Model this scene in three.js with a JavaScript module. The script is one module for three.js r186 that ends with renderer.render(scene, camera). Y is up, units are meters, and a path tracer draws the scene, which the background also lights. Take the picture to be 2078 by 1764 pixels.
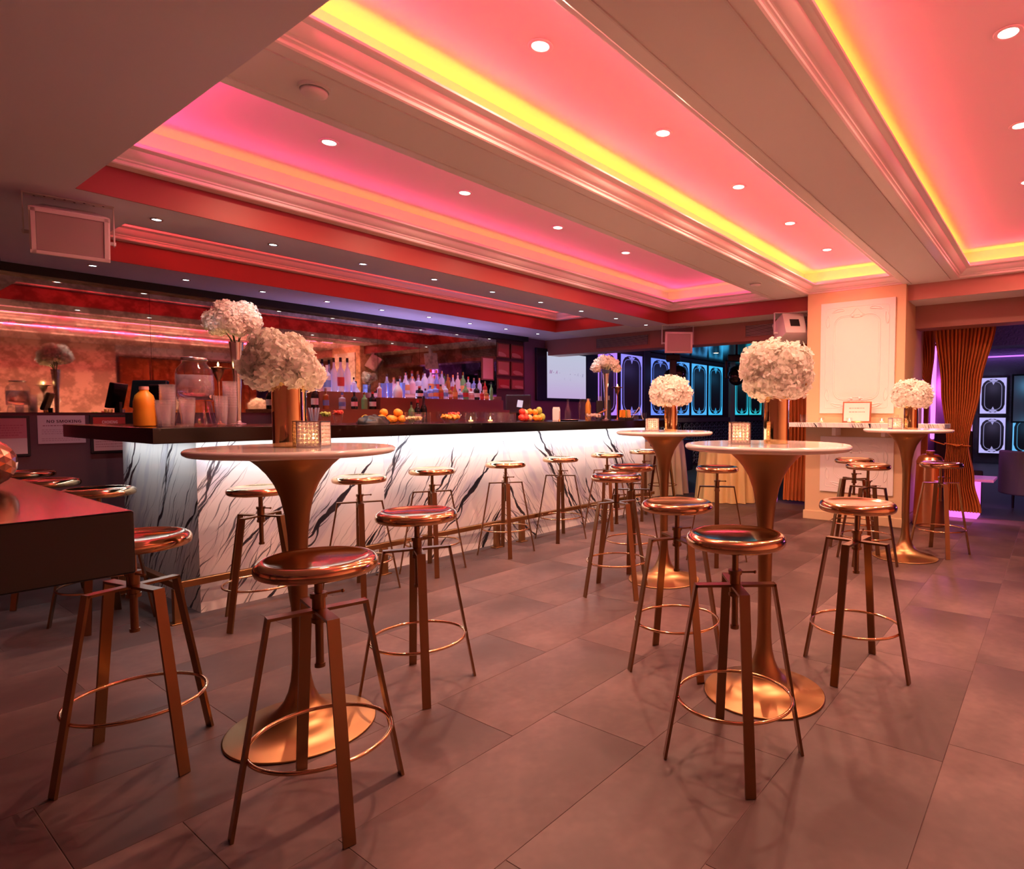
import * as THREE from 'three';
import { RoundedBoxGeometry } from 'three/addons/geometries/RoundedBoxGeometry.js';
import { mergeGeometries, toCreasedNormals } from 'three/addons/utils/BufferGeometryUtils.js';
import { RectAreaLightUniformsLib } from 'three/addons/lights/RectAreaLightUniformsLib.js';

// ---------- camera, exposure, lamps: the numbers to tune ----------
// The room's axes: x runs along the bar (away to the right), b runs from the camera's side to the bar mirror; world z = -b.
const W = 2078, H = 1764, FOCAL = 1232.6, CX = 1266.5, CY = 895.8, PITCH = 0.04636, YAW = 0.61983, ROLL = 0.0012;
const scene = new THREE.Scene();
scene.background = new THREE.Color(0x000000);
const camera = new THREE.PerspectiveCamera(2 * Math.atan(H / 2 / FOCAL) * 180 / Math.PI, W / H, 0.05, 60);
{
  const d = new THREE.Vector3(Math.cos(YAW), 0, -Math.sin(YAW)), r = new THREE.Vector3(Math.sin(YAW), 0, Math.cos(YAW)), u = new THREE.Vector3(0, 1, 0);
  const d2 = d.clone().multiplyScalar(Math.cos(PITCH)).addScaledVector(u, -Math.sin(PITCH));
  const u2 = u.clone().multiplyScalar(Math.cos(PITCH)).addScaledVector(d, Math.sin(PITCH));
  const r3 = r.clone().multiplyScalar(Math.cos(ROLL)).addScaledVector(u2, Math.sin(ROLL));
  const u3 = u2.clone().multiplyScalar(Math.cos(ROLL)).addScaledVector(r, -Math.sin(ROLL));
  camera.quaternion.setFromRotationMatrix(new THREE.Matrix4().makeBasis(r3, u3, d2.negate()));
  camera.position.set(0, 1.2, 0);
  camera.setViewOffset(W, H, W / 2 - CX, H / 2 - CY, W, H);
}
const renderer = new THREE.WebGLRenderer({ antialias: true });
renderer.toneMapping = THREE.LinearToneMapping;
renderer.toneMappingExposure = 1.14;
renderer.shadowMap.enabled = true;
RectAreaLightUniformsLib.init();

const LAMP = {
  covePink: [1, 0.035, 0.13], covePinkPower: 140,
  coveAmber: [1, 0.42, 0.01], coveAmberPower: 17,
  coveMagenta: [1, 0.035, 0.19],
  recessRed: [1, 0.05, 0.06], recessPower: 40,
  down: [1, 0.49, 0.32], downPower: 9.5,
  spot: [0.85, 0.92, 1], spotPower: 1.6,
  bar: [0.93, 0.97, 1], barPower: 52,
};

// ---------- small tools ----------
let seed = 7;
const rnd = () => { seed = (seed + 0x6d2b79f5) | 0; let t = Math.imul(seed ^ (seed >>> 15), 1 | seed); t = (t + Math.imul(t ^ (t >>> 7), 61 | t)) ^ t; return ((t ^ (t >>> 14)) >>> 0) / 4294967296; };
const rr = (a, b) => a + (b - a) * rnd();
const used = {};
function numbered(n) { const k = used[n] = (used[n] ?? -1) + 1; return k ? n + '_' + String(k).padStart(3, '0') : n; }
function shade(o) { o.castShadow = true; o.receiveShadow = true; return o; }
function part(parent, name, geo, mat, at) {
  const m = shade(new THREE.Mesh(Array.isArray(geo) ? merge(geo) : geo, mat)); m.name = name;
  if (at) m.position.set(at[0], at[1], at[2]);
  parent.add(m); return m;
}
function merge(list) { return mergeGeometries(list.map((g) => { const q = g.index ? g.toNonIndexed() : g; for (const k of Object.keys(q.attributes)) if (!['position', 'normal', 'uv'].includes(k)) q.deleteAttribute(k); if (!q.attributes.uv) q.setAttribute('uv', new THREE.BufferAttribute(new Float32Array(q.attributes.position.count * 2), 2)); return q; })); }
function thing(name, label, category, [x, y, b] = [0, 0, 0], turn = 0, group) {
  const o = new THREE.Group(); o.name = numbered(name); o.position.set(x, y, -b); o.rotation.y = turn;
  o.userData = { label, category }; if (group) o.userData.group = group;
  scene.add(o); return o;
}
function copy(root, [x, y, b], turn, label, group) {
  const o = root.clone(); o.name = numbered(root.name.replace(/_\d{3}$/, '')); o.position.set(x, y, -b); o.rotation.y = turn;
  o.userData = { ...root.userData, label }; if (group) o.userData.group = group;
  scene.add(o); return o;
}
function structure(name, label) { const o = new THREE.Group(); o.name = name; o.userData = { kind: 'structure' }; if (label) o.userData.label = label; scene.add(o); return o; }
const V = (x, y, b) => new THREE.Vector3(x, y, -b);
// a box given by its faces; uv in metres
function block(x0, x1, y0, y1, b0, b1, r = 0) {
  const g = r ? new RoundedBoxGeometry(x1 - x0, y1 - y0, b1 - b0, 2, r) : new THREE.BoxGeometry(x1 - x0, y1 - y0, b1 - b0);
  g.translate((x0 + x1) / 2, (y0 + y1) / 2, -(b0 + b1) / 2);
  return metres(g);
}
function metres(g, k = 1, ou = 0, ov = 0) {
  const p = g.attributes.position, n = g.attributes.normal, uv = new Float32Array(p.count * 2);
  for (let i = 0; i < p.count; i++) {
    const ax = Math.abs(n.getX(i)), ay = Math.abs(n.getY(i)), az = Math.abs(n.getZ(i)), x = p.getX(i), y = p.getY(i), z = p.getZ(i);
    const [u, v] = ay >= ax && ay >= az ? [x, -z] : ax >= az ? [-z, y] : [x, y];
    uv[2 * i] = (u + ou) * k; uv[2 * i + 1] = (v + ov) * k;
  }
  g.setAttribute('uv', new THREE.BufferAttribute(uv, 2)); return g;
}
const lathe = (pts, n = 32) => new THREE.LatheGeometry(pts.map(([r, y]) => new THREE.Vector2(r, y)), n);
const cyl = (r0, r1, h, n = 20, x = 0, y = 0, z = 0) => new THREE.CylinderGeometry(r1, r0, h, n).translate(x, y + h / 2, z);
const ball = (r, x, y, z, n = 10) => new THREE.SphereGeometry(r, n, Math.max(6, n - 2)).translate(x, y, z);
function bar(a, b, w, t, side) {   // a straight flat bar from a to b (Vector3), w wide along `side`, t thick
  const l = a.distanceTo(b), g = new THREE.BoxGeometry(w, t, l), z = b.clone().sub(a).normalize(), x = side.clone().addScaledVector(z, -side.dot(z)).normalize(), y = z.clone().cross(x);
  return g.applyMatrix4(new THREE.Matrix4().makeBasis(x, y, z).setPosition(a.clone().add(b).multiplyScalar(0.5)));
}
const tube = (pts, r, n = 24, m = 8, closed = false) => new THREE.TubeGeometry(new THREE.CatmullRomCurve3(pts, closed), n, r, m, closed);

// ---------- textures ----------
function noise2(px, py, s) {   // value noise that repeats
  const h = (i, j) => { let n = Math.imul(((i % px) + px) % px, 374761393) + Math.imul(((j % py) + py) % py, 668265263) + Math.imul(s, 2147483647 - 5); n = Math.imul(n ^ (n >>> 13), 1274126177); return ((n ^ (n >>> 16)) >>> 0) / 4294967296; };
  return (u, v) => { const x = u * px, y = v * py, i = Math.floor(x), j = Math.floor(y), f = x - i, g = y - j, a = f * f * (3 - 2 * f), b = g * g * (3 - 2 * g); return (h(i, j) * (1 - a) + h(i + 1, j) * a) * (1 - b) + (h(i, j + 1) * (1 - a) + h(i + 1, j + 1) * a) * b; };
}
function fbm(px, py, s, oct = 5) { const l = []; for (let k = 0; k < oct; k++) l.push(noise2(px << k, py << k, s + k)); return (u, v) => { let a = 0, w = 0.5; for (const f of l) { a += w * f(u, v); w /= 2; } return a; }; }
function paint(w, h, f, srgb = true) {
  const d = new Uint8Array(w * h * 4);
  for (let j = 0; j < h; j++) for (let i = 0; i < w; i++) { const c = f(i / w, j / h), k = (j * w + i) * 4; for (let q = 0; q < 3; q++) d[k + q] = Math.max(0, Math.min(255, c[q] * 255)); d[k + 3] = 255; }
  const t = new THREE.DataTexture(d, w, h); t.wrapS = t.wrapT = THREE.RepeatWrapping; t.magFilter = THREE.LinearFilter; t.minFilter = THREE.LinearMipmapLinearFilter; t.generateMipmaps = true;
  if (srgb) t.colorSpace = THREE.SRGBColorSpace; t.needsUpdate = true; return t;
}
function sheet(w, h, draw) { const c = document.createElement('canvas'); c.width = w; c.height = h; draw(c.getContext('2d'), w, h); const t = new THREE.CanvasTexture(c); t.colorSpace = THREE.SRGBColorSpace; return t; }
const mix = (a, b, t) => a.map((x, i) => x + (b[i] - x) * t), sm = (a, b, x) => { const t = Math.max(0, Math.min(1, (x - a) / (b - a))); return t * t * (3 - 2 * t); };

// white marble with slanting grey veins; u along the slab in metres / 2.4, v up in metres / 1.2
const marbleTex = (() => {
  const t = sheet(1536, 768, (c, w, h) => {
    c.fillStyle = '#f1efee'; c.fillRect(0, 0, w, h); c.lineCap = 'round';
    const stroke = (x, y, ang, len, wide, col, wob) => {   // a wandering vein that swells and thins, repeated across the seam
      const p = []; let a = ang; for (let l = 0; l < len; l += 6) { p.push([x, y]); a += rr(-wob, wob) + (ang - a) * 0.12; x += 6 * Math.cos(a); y -= 6 * Math.sin(a); }
      const f = rr(0.01, 0.03), q = rr(0, 6);
      for (const o of [-w, 0, w]) for (let i = 1; i < p.length; i++) { const k = i / p.length, s = wide * Math.sin(Math.PI * k) * (0.35 + 0.65 * Math.abs(Math.sin(i * f * 6 + q))) + 0.4; c.strokeStyle = col; c.lineWidth = s; c.beginPath(); c.moveTo(p[i - 1][0] + o, p[i - 1][1]); c.lineTo(p[i][0] + o, p[i][1]); c.stroke(); }
    };
    for (let i = 0; i < 60; i++) stroke(rr(0, w), rr(0, h * 1.3), rr(0.85, 1.1), rr(200, 600), rr(20, 70), 'rgba(170,170,180,0.035)', 0.05);
    for (let k = 0; k < 14; k++) {                            // bundles of veins
      const x = (k + rr(-0.3, 0.3)) * w / 14, y = rr(h * 0.55, h * 1.25), a = rr(0.88, 1.05);
      stroke(x, y, a, rr(300, 720), rr(9, 28), `rgba(42,42,50,${rr(0.45, 0.8)})`, 0.24);
      for (let i = 0; i < 12; i++) stroke(x + rr(-70, 70), y + rr(-220, 60), a + rr(-0.12, 0.12), rr(90, 340), rr(2, 9), `rgba(50,50,60,${rr(0.25, 0.6)})`, 0.16);
      for (let i = 0; i < 7; i++) stroke(x + rr(-120, 120), y + rr(-300, 100), a + rr(-0.12, 0.12), rr(60, 300), rr(0.6, 2), `rgba(80,80,90,${rr(0.2, 0.5)})`, 0.2);
    }
    for (let i = 0; i < 50; i++) stroke(rr(0, w), rr(0, h * 1.2), rr(0.86, 1.06), rr(80, 400), rr(0.5, 1.6), 'rgba(90,88,98,0.22)', 0.12);
  });
  t.wrapS = t.wrapT = THREE.RepeatWrapping; return t;
})();
const darkMarbleTex = (() => {
  const w = fbm(3, 3, 5, 5), c = fbm(4, 4, 9, 4);
  return paint(512, 512, (u, v) => { const r = Math.pow(1 - Math.min(1, Math.abs(w(u, v) - 0.48) * 26), 4) * sm(0.45, 0.6, c(v, u)); return mix(mix([0.022, 0.02, 0.021], [0.05, 0.044, 0.044], c(u, v)), [0.62, 0.56, 0.5], 0.7 * r); });
})();
const stoneTex = (() => {
  const a = fbm(3, 3, 71, 6), b = fbm(7, 7, 83, 5), g = fbm(90, 90, 97, 2), st = fbm(2, 10, 101, 4);
  return paint(1024, 1024, (u, v) => { const t = 0.5 * a(u, v) + 0.28 * b(u, v) + 0.12 * g(u, v) + 0.25 * st(u, v) - 0.08; const s = sm(0.28, 0.75, t); return mix([0.285, 0.215, 0.21], [0.475, 0.385, 0.375], s); });
})();
const stoneRough = (() => { const b = fbm(6, 6, 83, 5); return paint(512, 512, (u, v) => { const s = 0.36 + 0.3 * b(u, v); return [s, s, s]; }, false); })();
const mirrorTex = (() => { const a = fbm(9, 9, 131, 5), b = fbm(40, 40, 141, 3); return paint(512, 512, (u, v) => { const s = sm(0.36, 0.66, 0.7 * a(u, v) + 0.4 * b(u, v)); return mix([0.72, 0.66, 0.60], [0.92, 0.86, 0.80], s); }); })();
const mirrorRough = (() => { const a = fbm(9, 9, 131, 5), b = fbm(40, 40, 141, 3); return paint(512, 512, (u, v) => { const s = 0.012 + 0.03 * sm(0.7, 0.3, 0.7 * a(u, v) + 0.4 * b(u, v)); return [s, s, s]; }, false); })();
const plasterBump = (() => { const a = fbm(40, 40, 151, 3); return paint(256, 256, (u, v) => { const s = a(u, v); return [s, s, s]; }, false); })();
const clothTex = (() => { const a = fbm(64, 4, 161, 3); return paint(256, 256, (u, v) => { const s = 0.86 + 0.28 * (a(u, v) - 0.5); return [s, s, s]; }); })();

// ---------- materials ----------
const rgb = (r, g, b) => new THREE.Color().setRGB(r, g, b);
const mat = (c, roughness = 0.6, metalness = 0, more = {}) => new THREE.MeshStandardMaterial({ color: Array.isArray(c) ? rgb(...c) : c, roughness, metalness, ...more });
const phys = (c, roughness, metalness, more) => new THREE.MeshPhysicalMaterial({ color: Array.isArray(c) ? rgb(...c) : c, roughness, metalness, ...more });
const glow = (c, k) => mat([0.02, 0.02, 0.02], 0.6, 0, { emissive: rgb(...c), emissiveIntensity: k });
const M = {
  paint: mat([0.82, 0.80, 0.79], 0.75, 0, { bumpMap: plasterBump, bumpScale: 0.0004 }),
  ceiling: mat([0.80, 0.78, 0.76], 0.85),
  crown: mat([0.88, 0.86, 0.84], 0.36),
  redPaint: mat([0.30, 0.05, 0.035], 0.45),
  mauveLightTint: mat([0.74, 0.70, 0.82], 0.75, 0, { bumpMap: plasterBump, bumpScale: 0.0004 }),  // soffit paint tinted mauve, with the cool neutral light put into its colour
  beige: mat([0.72, 0.53, 0.31], 0.5),
  panelWhite: mat([0.84, 0.82, 0.80], 0.6),
  darkWall: mat([0.10, 0.05, 0.065], 0.6), purpleWall: mat([0.20, 0.10, 0.22], 0.65), peachWall: mat([0.85, 0.60, 0.48], 0.75),
  ductPaint: mat([0.36, 0.17, 0.14], 0.6), rosePaint: mat([0.55, 0.25, 0.21], 0.6),
  nightWall: mat([0.10, 0.085, 0.10], 0.55), greyWall: mat([0.30, 0.32, 0.34], 0.85, 0, { bumpMap: plasterBump, bumpScale: 0.01 }),
  black: mat([0.012, 0.011, 0.012], 0.45), blackGloss: mat([0.012, 0.012, 0.014], 0.12), darkFloor: mat([0.035, 0.035, 0.04], 0.5), darkCeiling: mat([0.02, 0.024, 0.03], 0.14),
  grout: mat([0.125, 0.085, 0.08], 0.9),
  marble: phys([1, 1, 1], 0.16, 0, { map: marbleTex, clearcoat: 0.3, clearcoatRoughness: 0.08 }),
  darkMarble: mat([1, 1, 1], 0.13, 0, { map: darkMarbleTex }),
  brass: mat([0.72, 0.45, 0.25], 0.13, 1), brassLeg: mat([0.29, 0.165, 0.08], 0.28, 1), brassSatin: phys([0.42, 0.235, 0.105], 0.36, 1, { anisotropy: 0.7 }), gold: mat([0.90, 0.66, 0.32], 0.045, 1), copper: mat([0.80, 0.40, 0.22], 0.25, 1),
  quartz: phys([0.84, 0.81, 0.79], 0.14, 0, { clearcoat: 0.4, clearcoatRoughness: 0.05 }),
  speaker: mat([0.72, 0.70, 0.69], 0.5), mesh: mat([0.42, 0.38, 0.37], 0.6, 0.2),
  petal: phys([0.94, 0.91, 0.84], 0.95, 0, { side: THREE.DoubleSide, transmission: 0.35, thickness: 0 }), stem: mat([0.10, 0.16, 0.05], 0.7),
  silver: mat([0.80, 0.80, 0.82], 0.15, 1),
  curtain: mat([0.85, 0.24, 0.05], 0.75, 0, { side: THREE.DoubleSide, map: clothTex }),
  goldCloth: mat([0.78, 0.58, 0.25], 0.42, 0.15, { side: THREE.DoubleSide }), creamCloth: mat([0.70, 0.62, 0.42], 0.6, 0, { side: THREE.DoubleSide }),
  glass: phys([0.96, 0.97, 0.98], 0.03, 0, { transmission: 1, thickness: 0, ior: 1.45 }),
  cup: phys([0.99, 0.96, 0.97], 0.07, 0, { transmission: 0.93, thickness: 0, ior: 1.5, side: THREE.DoubleSide }),
  paper: mat([0.82, 0.78, 0.77], 0.8), juice: mat([0.90, 0.36, 0.03], 0.35), wood: mat([0.22, 0.07, 0.035], 0.4),
};
M.tile = [0, 1, 2, 3].map((k) => mat(mix([1, 0.97, 0.96], [0.93, 0.90, 0.89], k / 3), 1, 0, { map: stoneTex, roughnessMap: stoneRough }));
M.mirror = mat([1, 1, 1], 1, 1, { map: mirrorTex, roughnessMap: mirrorRough });

// ---------- lamps ----------
function area(c, power, at, to, w, h) {
  const l = new THREE.RectAreaLight(rgb(...c), power, w, h); l.position.copy(V(...at));
  const d = V(...to).sub(l.position); if (Math.abs(d.x) < 1e-6 && Math.abs(d.z) < 1e-6) l.up.set(0, 0, 1);
  l.lookAt(V(...to)); l.castShadow = true; scene.add(l); return l;
}
function point(c, power, at, soft = 1, parent = scene) { const l = new THREE.PointLight(rgb(...c), power); l.position.copy(parent === scene ? V(...at) : new THREE.Vector3(...at)); l.castShadow = true; l.shadow.radius = soft; parent.add(l); return l; }
function spotLamp(c, power, at, to, angle, pen, soft = 1) { const l = new THREE.SpotLight(rgb(...c), power, 0, angle, pen); l.position.copy(V(...at)); l.target.position.copy(V(...to)); l.castShadow = true; l.shadow.radius = soft; scene.add(l, l.target); return l; }

// ================= the setting =================
const SOFFIT = 2.535, LOW = 2.375, TOP = 2.79, END = 6.93, NEAR = 0.967, MIR = 6.84;
// --- floor: stone tiles 0.9 x 0.4425 in staggered courses, each its own piece, on a grout bed
{
  const f = structure('floor');
  part(f, 'grout_bed', block(-2.6, 8.05, -0.06, -0.0015, -1.6, MIR), M.grout);
  const variants = [];
  for (let k = 0; k < 6; k++) { const g = new RoundedBoxGeometry(0.8985, 0.02, 0.441, 1, 0.0015); metres(g, 0.42, k * 0.37, k * 0.61); variants.push(g); }
  const shifts = { '-1': 0.64, 0: 0.5, 1: 0.2, 2: 0.88, 3: 0.655, 4: 0.416, 5: 0.1, 6: 0.04, 7: 0.741, 8: 0.741 - 0.45 };
  let n = 0; const far = [];
  for (let j = -4; j <= 14; j++) {
    const b = 0.29 + 0.4425 * j + 0.22125, s = shifts[j] ?? ((j * 0.37 + 9) % 0.9);
    if (b + 0.221 > MIR || b - 0.221 < -1.6) continue;
    for (let i = -3; i < 9; i++) {
      const x = s + 0.9 * i + 0.45; if (x + 0.449 > 8.05 || x - 0.449 < -2.6) continue;
      const seen = x > -0.2 && (b < 4.7);
      const g = variants[(i * 7 + j * 5 + 77) % 6];
      if (seen && b > -0.2) part(f, n++ ? 'tile_' + String(n - 1).padStart(3, '0') : 'tile', g, M.tile[(i * 3 + j * 2 + 40) % 4], [x, -0.01, -b]).rotation.y = (i + j) % 2 ? Math.PI : 0;
      else far.push(g.clone().translate(x, -0.01, -b));
    }
  }
  const fm = part(f, 'outer_tiles', far, M.tile[1]); fm.userData.kind = 'stuff';
  part(f, 'dark_floor', block(8.05, 18.2, -0.06, 0, -4.2, MIR), M.darkFloor);
  part(f, 'side_floor', block(4, 8.05, -0.06, 0, -4.2, -1.6), M.tile[2]);
}
// --- walls
{
  const l = structure('wall_left');
  part(l, 'wall_face', block(-2.75, 18.2, -0.06, 3.5, MIR, MIR + 0.15), M.darkWall);
  part(l, 'screen_wall', block(6.86, 8.66, 0, 2.6, MIR - 0.03, MIR), M.purpleWall);
  part(l, 'header_strip', block(-2.6, 6.86, 2.305, LOW, MIR - 0.12, MIR), M.black);
  const bk = structure('wall_back'); part(bk, 'wall_face', block(-2.75, -2.6, -0.06, 3.5, -1.75, MIR), M.peachWall);
  const r = structure('wall_right');
  part(r, 'wall_face', block(-2.6, 4, -0.06, 3.5, -1.75, -1.6), M.peachWall);
  part(r, 'wall_end', block(3.9, 4, -0.06, 3.5, -4.2, -1.75), M.peachWall);
  part(r, 'far_side', block(4, 18.2, -0.06, 3.6, -4.35, -4.2), M.nightWall);
  const fw = structure('wall_far'); part(fw, 'wall_face', block(17.2, 17.35, -0.06, 3.6, -4.2, MIR), M.greyWall);
}
// --- ceiling: soffits, beams, recessed trays
const trays = [
  { name: 'left', b0: 2.713, b1: 4.225, lamps: 3.53, first: 1.96, n: 4, amber: 0.16, pink: LAMP.coveMagenta, k: 0.85 },
  { name: 'centre', b0: 1.26, b1: 2.41, lamps: 1.868, first: 1.99, n: 5, amber: 1, pink: LAMP.covePink, k: 1.0 },
  { name: 'right', b0: -0.42, b1: 0.917, lamps: 0.213, first: 2.05, n: 5, amber: 0.9, pink: LAMP.covePink, k: 0.8 },
];
{
  const c = structure('ceiling');
  part(c, 'tray_ceiling', block(-2.6, END + 0.02, TOP, 3.0, -1.6, 6.0), M.ceiling);
  part(c, 'near_soffit', block(-2.6, NEAR, LOW, TOP, -1.6, MIR), M.mauveLightTint);
  part(c, 'bar_soffit', block(NEAR, END, LOW, TOP, 4.235, 4.755), M.mauveLightTint);
  part(c, 'mirror_soffit', block(NEAR, 8.7, LOW, TOP, 6.0, MIR), M.mauveLightTint);
  part(c, 'recess_start', block(NEAR, 1.32, LOW, TOP, 4.755, 6.0), M.mauveLightTint);
  part(c, 'recess_end', block(6.68, END, LOW, TOP, 4.755, 6.0), M.paint);
  part(c, 'cross_soffit', block(END, 7.335, LOW, 3.0, -1.6, 6.0), M.paint);
  part(c, 'beam', block(NEAR, END, SOFFIT, TOP, 2.41, 2.713), M.paint);
  part(c, 'beam_001', block(NEAR, END, SOFFIT, TOP, 0.917, 1.26), M.paint);
  part(c, 'beam_002', block(NEAR, END, SOFFIT, TOP, -1.6, -0.42), M.paint);
  [[2.40, 2.408], [2.715, 2.723], [0.907, 0.915], [1.262, 1.27]].forEach(([p, q], i) => part(c, i ? 'edge_batten_00' + i : 'edge_batten', block(NEAR, END - 0.08, SOFFIT - 0.006, SOFFIT - 0.0005, p, q), M.ceiling));
  // painted fascias
  part(c, 'red_fascia', block(NEAR, END - 0.01, LOW, SOFFIT + 0.05, 4.225, 4.235), M.redPaint);
  part(c, 'red_fascia_001', block(END - 0.01, END, LOW, SOFFIT + 0.05, 2.333, 4.225), M.redPaint);
  part(c, 'red_fascia_002', block(END - 0.01, END, LOW, SOFFIT + 0.05, -1.6, 1.305), M.rosePaint);
  part(c, 'red_fascia_003', block(1.32, 6.67, LOW, SOFFIT + 0.05, 5.99, 6.0), M.redPaint);
  part(c, 'red_fascia_004', block(6.67, 6.68, LOW, SOFFIT + 0.05, 4.765, 6.0), M.redPaint);
  part(c, 'red_fascia_005', block(1.32, 6.67, LOW, SOFFIT + 0.05, 4.755, 4.765), M.redPaint);
  // duct bulkhead across the end of the room, and the dark ceilings beyond it
  part(c, 'duct', block(7.335, 7.62, 2.13, 3.0, -4.2, 6.81), M.ductPaint);
  part(c, 'low_dark_ceiling', block(7.62, 17.2, 2.44, 2.6, 2.55, MIR), M.darkCeiling);
  part(c, 'high_ceiling', block(7.62, 17.2, 3.3, 3.5, -4.2, 2.55), M.nightWall);
  part(c, 'ceiling_step', block(7.62, 17.2, 2.44, 3.5, 2.45, 2.55), M.nightWall);
  part(c, 'concrete_beam', block(9.6, 10.3, 2.5, 3.3, -4.2, 2.45), M.greyWall);
  part(c, 'concrete_beam_001', block(14.2, 14.9, 2.55, 3.3, -4.2, 2.45), M.greyWall);
  part(c, 'side_ceiling', block(4, 7.335, LOW, 3.0, -4.2, -1.6), M.paint);
  for (const [b0, b1] of [[4.79, 5.76], [2.4, 3.32]]) {   // return-air grilles in the duct face
    const g = part(c, 'duct_grille', block(7.322, 7.335, 2.175, 2.335, b0, b1), M.ductPaint);
    const bars = []; for (let k = 0; k < 9; k++) bars.push(block(7.317, 7.323, 2.19 + k * 0.0155, 2.197 + k * 0.0155, b0 + 0.02, b1 - 0.02));
    part(g, 'grille_bars', bars, M.mesh); part(g, 'grille_back', block(7.3205, 7.3225, 2.185, 2.325, b0 + 0.015, b1 - 0.015), M.black);
  }
}
// crown mouldings with a cove behind: a profile of [distance from the wall, height] run round a rectangle
const CROWN = [[0, 2.535], [0.078, 2.535], [0.086, 2.54], [0.088, 2.549], [0.084, 2.556], [0.09, 2.558], [0.097, 2.561], [0.099, 2.567], [0.104, 2.570], [0.113, 2.573], [0.124, 2.579], [0.136, 2.588], [0.147, 2.599], [0.154, 2.608], [0.165, 2.610], [0.18, 2.612], [0.19, 2.617], [0.192, 2.626], [0.186, 2.630], [0.178, 2.628], [0.165, 2.622], [0.13, 2.592], [0.1, 2.578], [0, 2.578]];
function runRound(x0, x1, b0, b1, prof) {
  const pos = [], uv = [];
  const at = ([d, h], s) => [[x0 + d, b0 + d], [x1 - d, b0 + d], [x1 - d, b1 - d], [x0 + d, b1 - d]].map(([x, b]) => [x, h, -b])[s & 3];
  for (let s = 0; s < 4; s++) for (let i = 0; i < prof.length; i++) {
    const p = prof[i], q = prof[(i + 1) % prof.length], a = at(p, s), b = at(p, s + 1), c = at(q, s + 1), d = at(q, s);
    pos.push(...a, ...b, ...c, ...a, ...c, ...d); uv.push(0, 0, 1, 0, 1, 1, 0, 0, 1, 1, 0, 1);
  }
  const g = new THREE.BufferGeometry(); g.setAttribute('position', new THREE.Float32BufferAttribute(pos, 3)); g.setAttribute('uv', new THREE.Float32BufferAttribute(uv, 2)); g.computeVertexNormals();
  return toCreasedNormals(g, 0.55);
}
let trimN = 1;
function tray(t) {
  const { b0, b1 } = t, x0 = t.x0 ?? NEAR, o = structure('trim_' + trimN++);
  part(o, 'crown_moulding', runRound(x0, t.x1 ?? END, b0, b1, CROWN), M.crown);
  const x1 = t.x1 ?? END;
  part(o, 'led_strip', runRound(x0, x1, b0, b1, [[0.045, 2.5785], [0.075, 2.5785], [0.075, 2.584], [0.045, 2.584]]), glow(t.stripColor ?? [1, 0.35, 0.1], 3));
  part(o, 'added_led_shield', runRound(x0, x1, b0, b1, [[0.094, 2.578], [0.097, 2.578], [0.097, 2.67], [0.094, 2.67]]), M.ceiling);  // unseen board added to cut the amber light to a narrow band
  const L = x1 - x0 - 0.3, xm = (x0 + x1) / 2, w = b1 - b0 - 0.3, bm = (b0 + b1) / 2;
  const runs = [[[xm, b1], [0, -1], L], [[xm, b0], [0, 1], L], [[x1, bm], [-1, 0], w], [[x0, bm], [1, 0], w]];
  for (const [[x, b], [dx, db], len] of runs) {
    const p = t.pink;
    if (p) area(p, t.pinkPower ?? LAMP.covePinkPower * t.k, [x + dx * 0.16, 2.645, b + db * 0.16], [x + dx * 1.16, 2.70, b + db * 1.16], len, 0.006);
    if (t.amber) area(LAMP.coveAmber, LAMP.coveAmberPower * t.amber, [x + dx * 0.06, 2.587, b + db * 0.06], [x + dx * 0.06, 3, b + db * 0.06], dx ? 0.03 : len, dx ? len : 0.03);
  }
}
for (const t of trays) tray(t);
tray({ b0: 4.755, b1: 6.0, x0: 1.32, x1: 6.68, pink: LAMP.recessRed, pinkPower: LAMP.recessPower * 3.3, amber: 0, stripColor: [1, 0.03, 0.03] });

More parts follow.
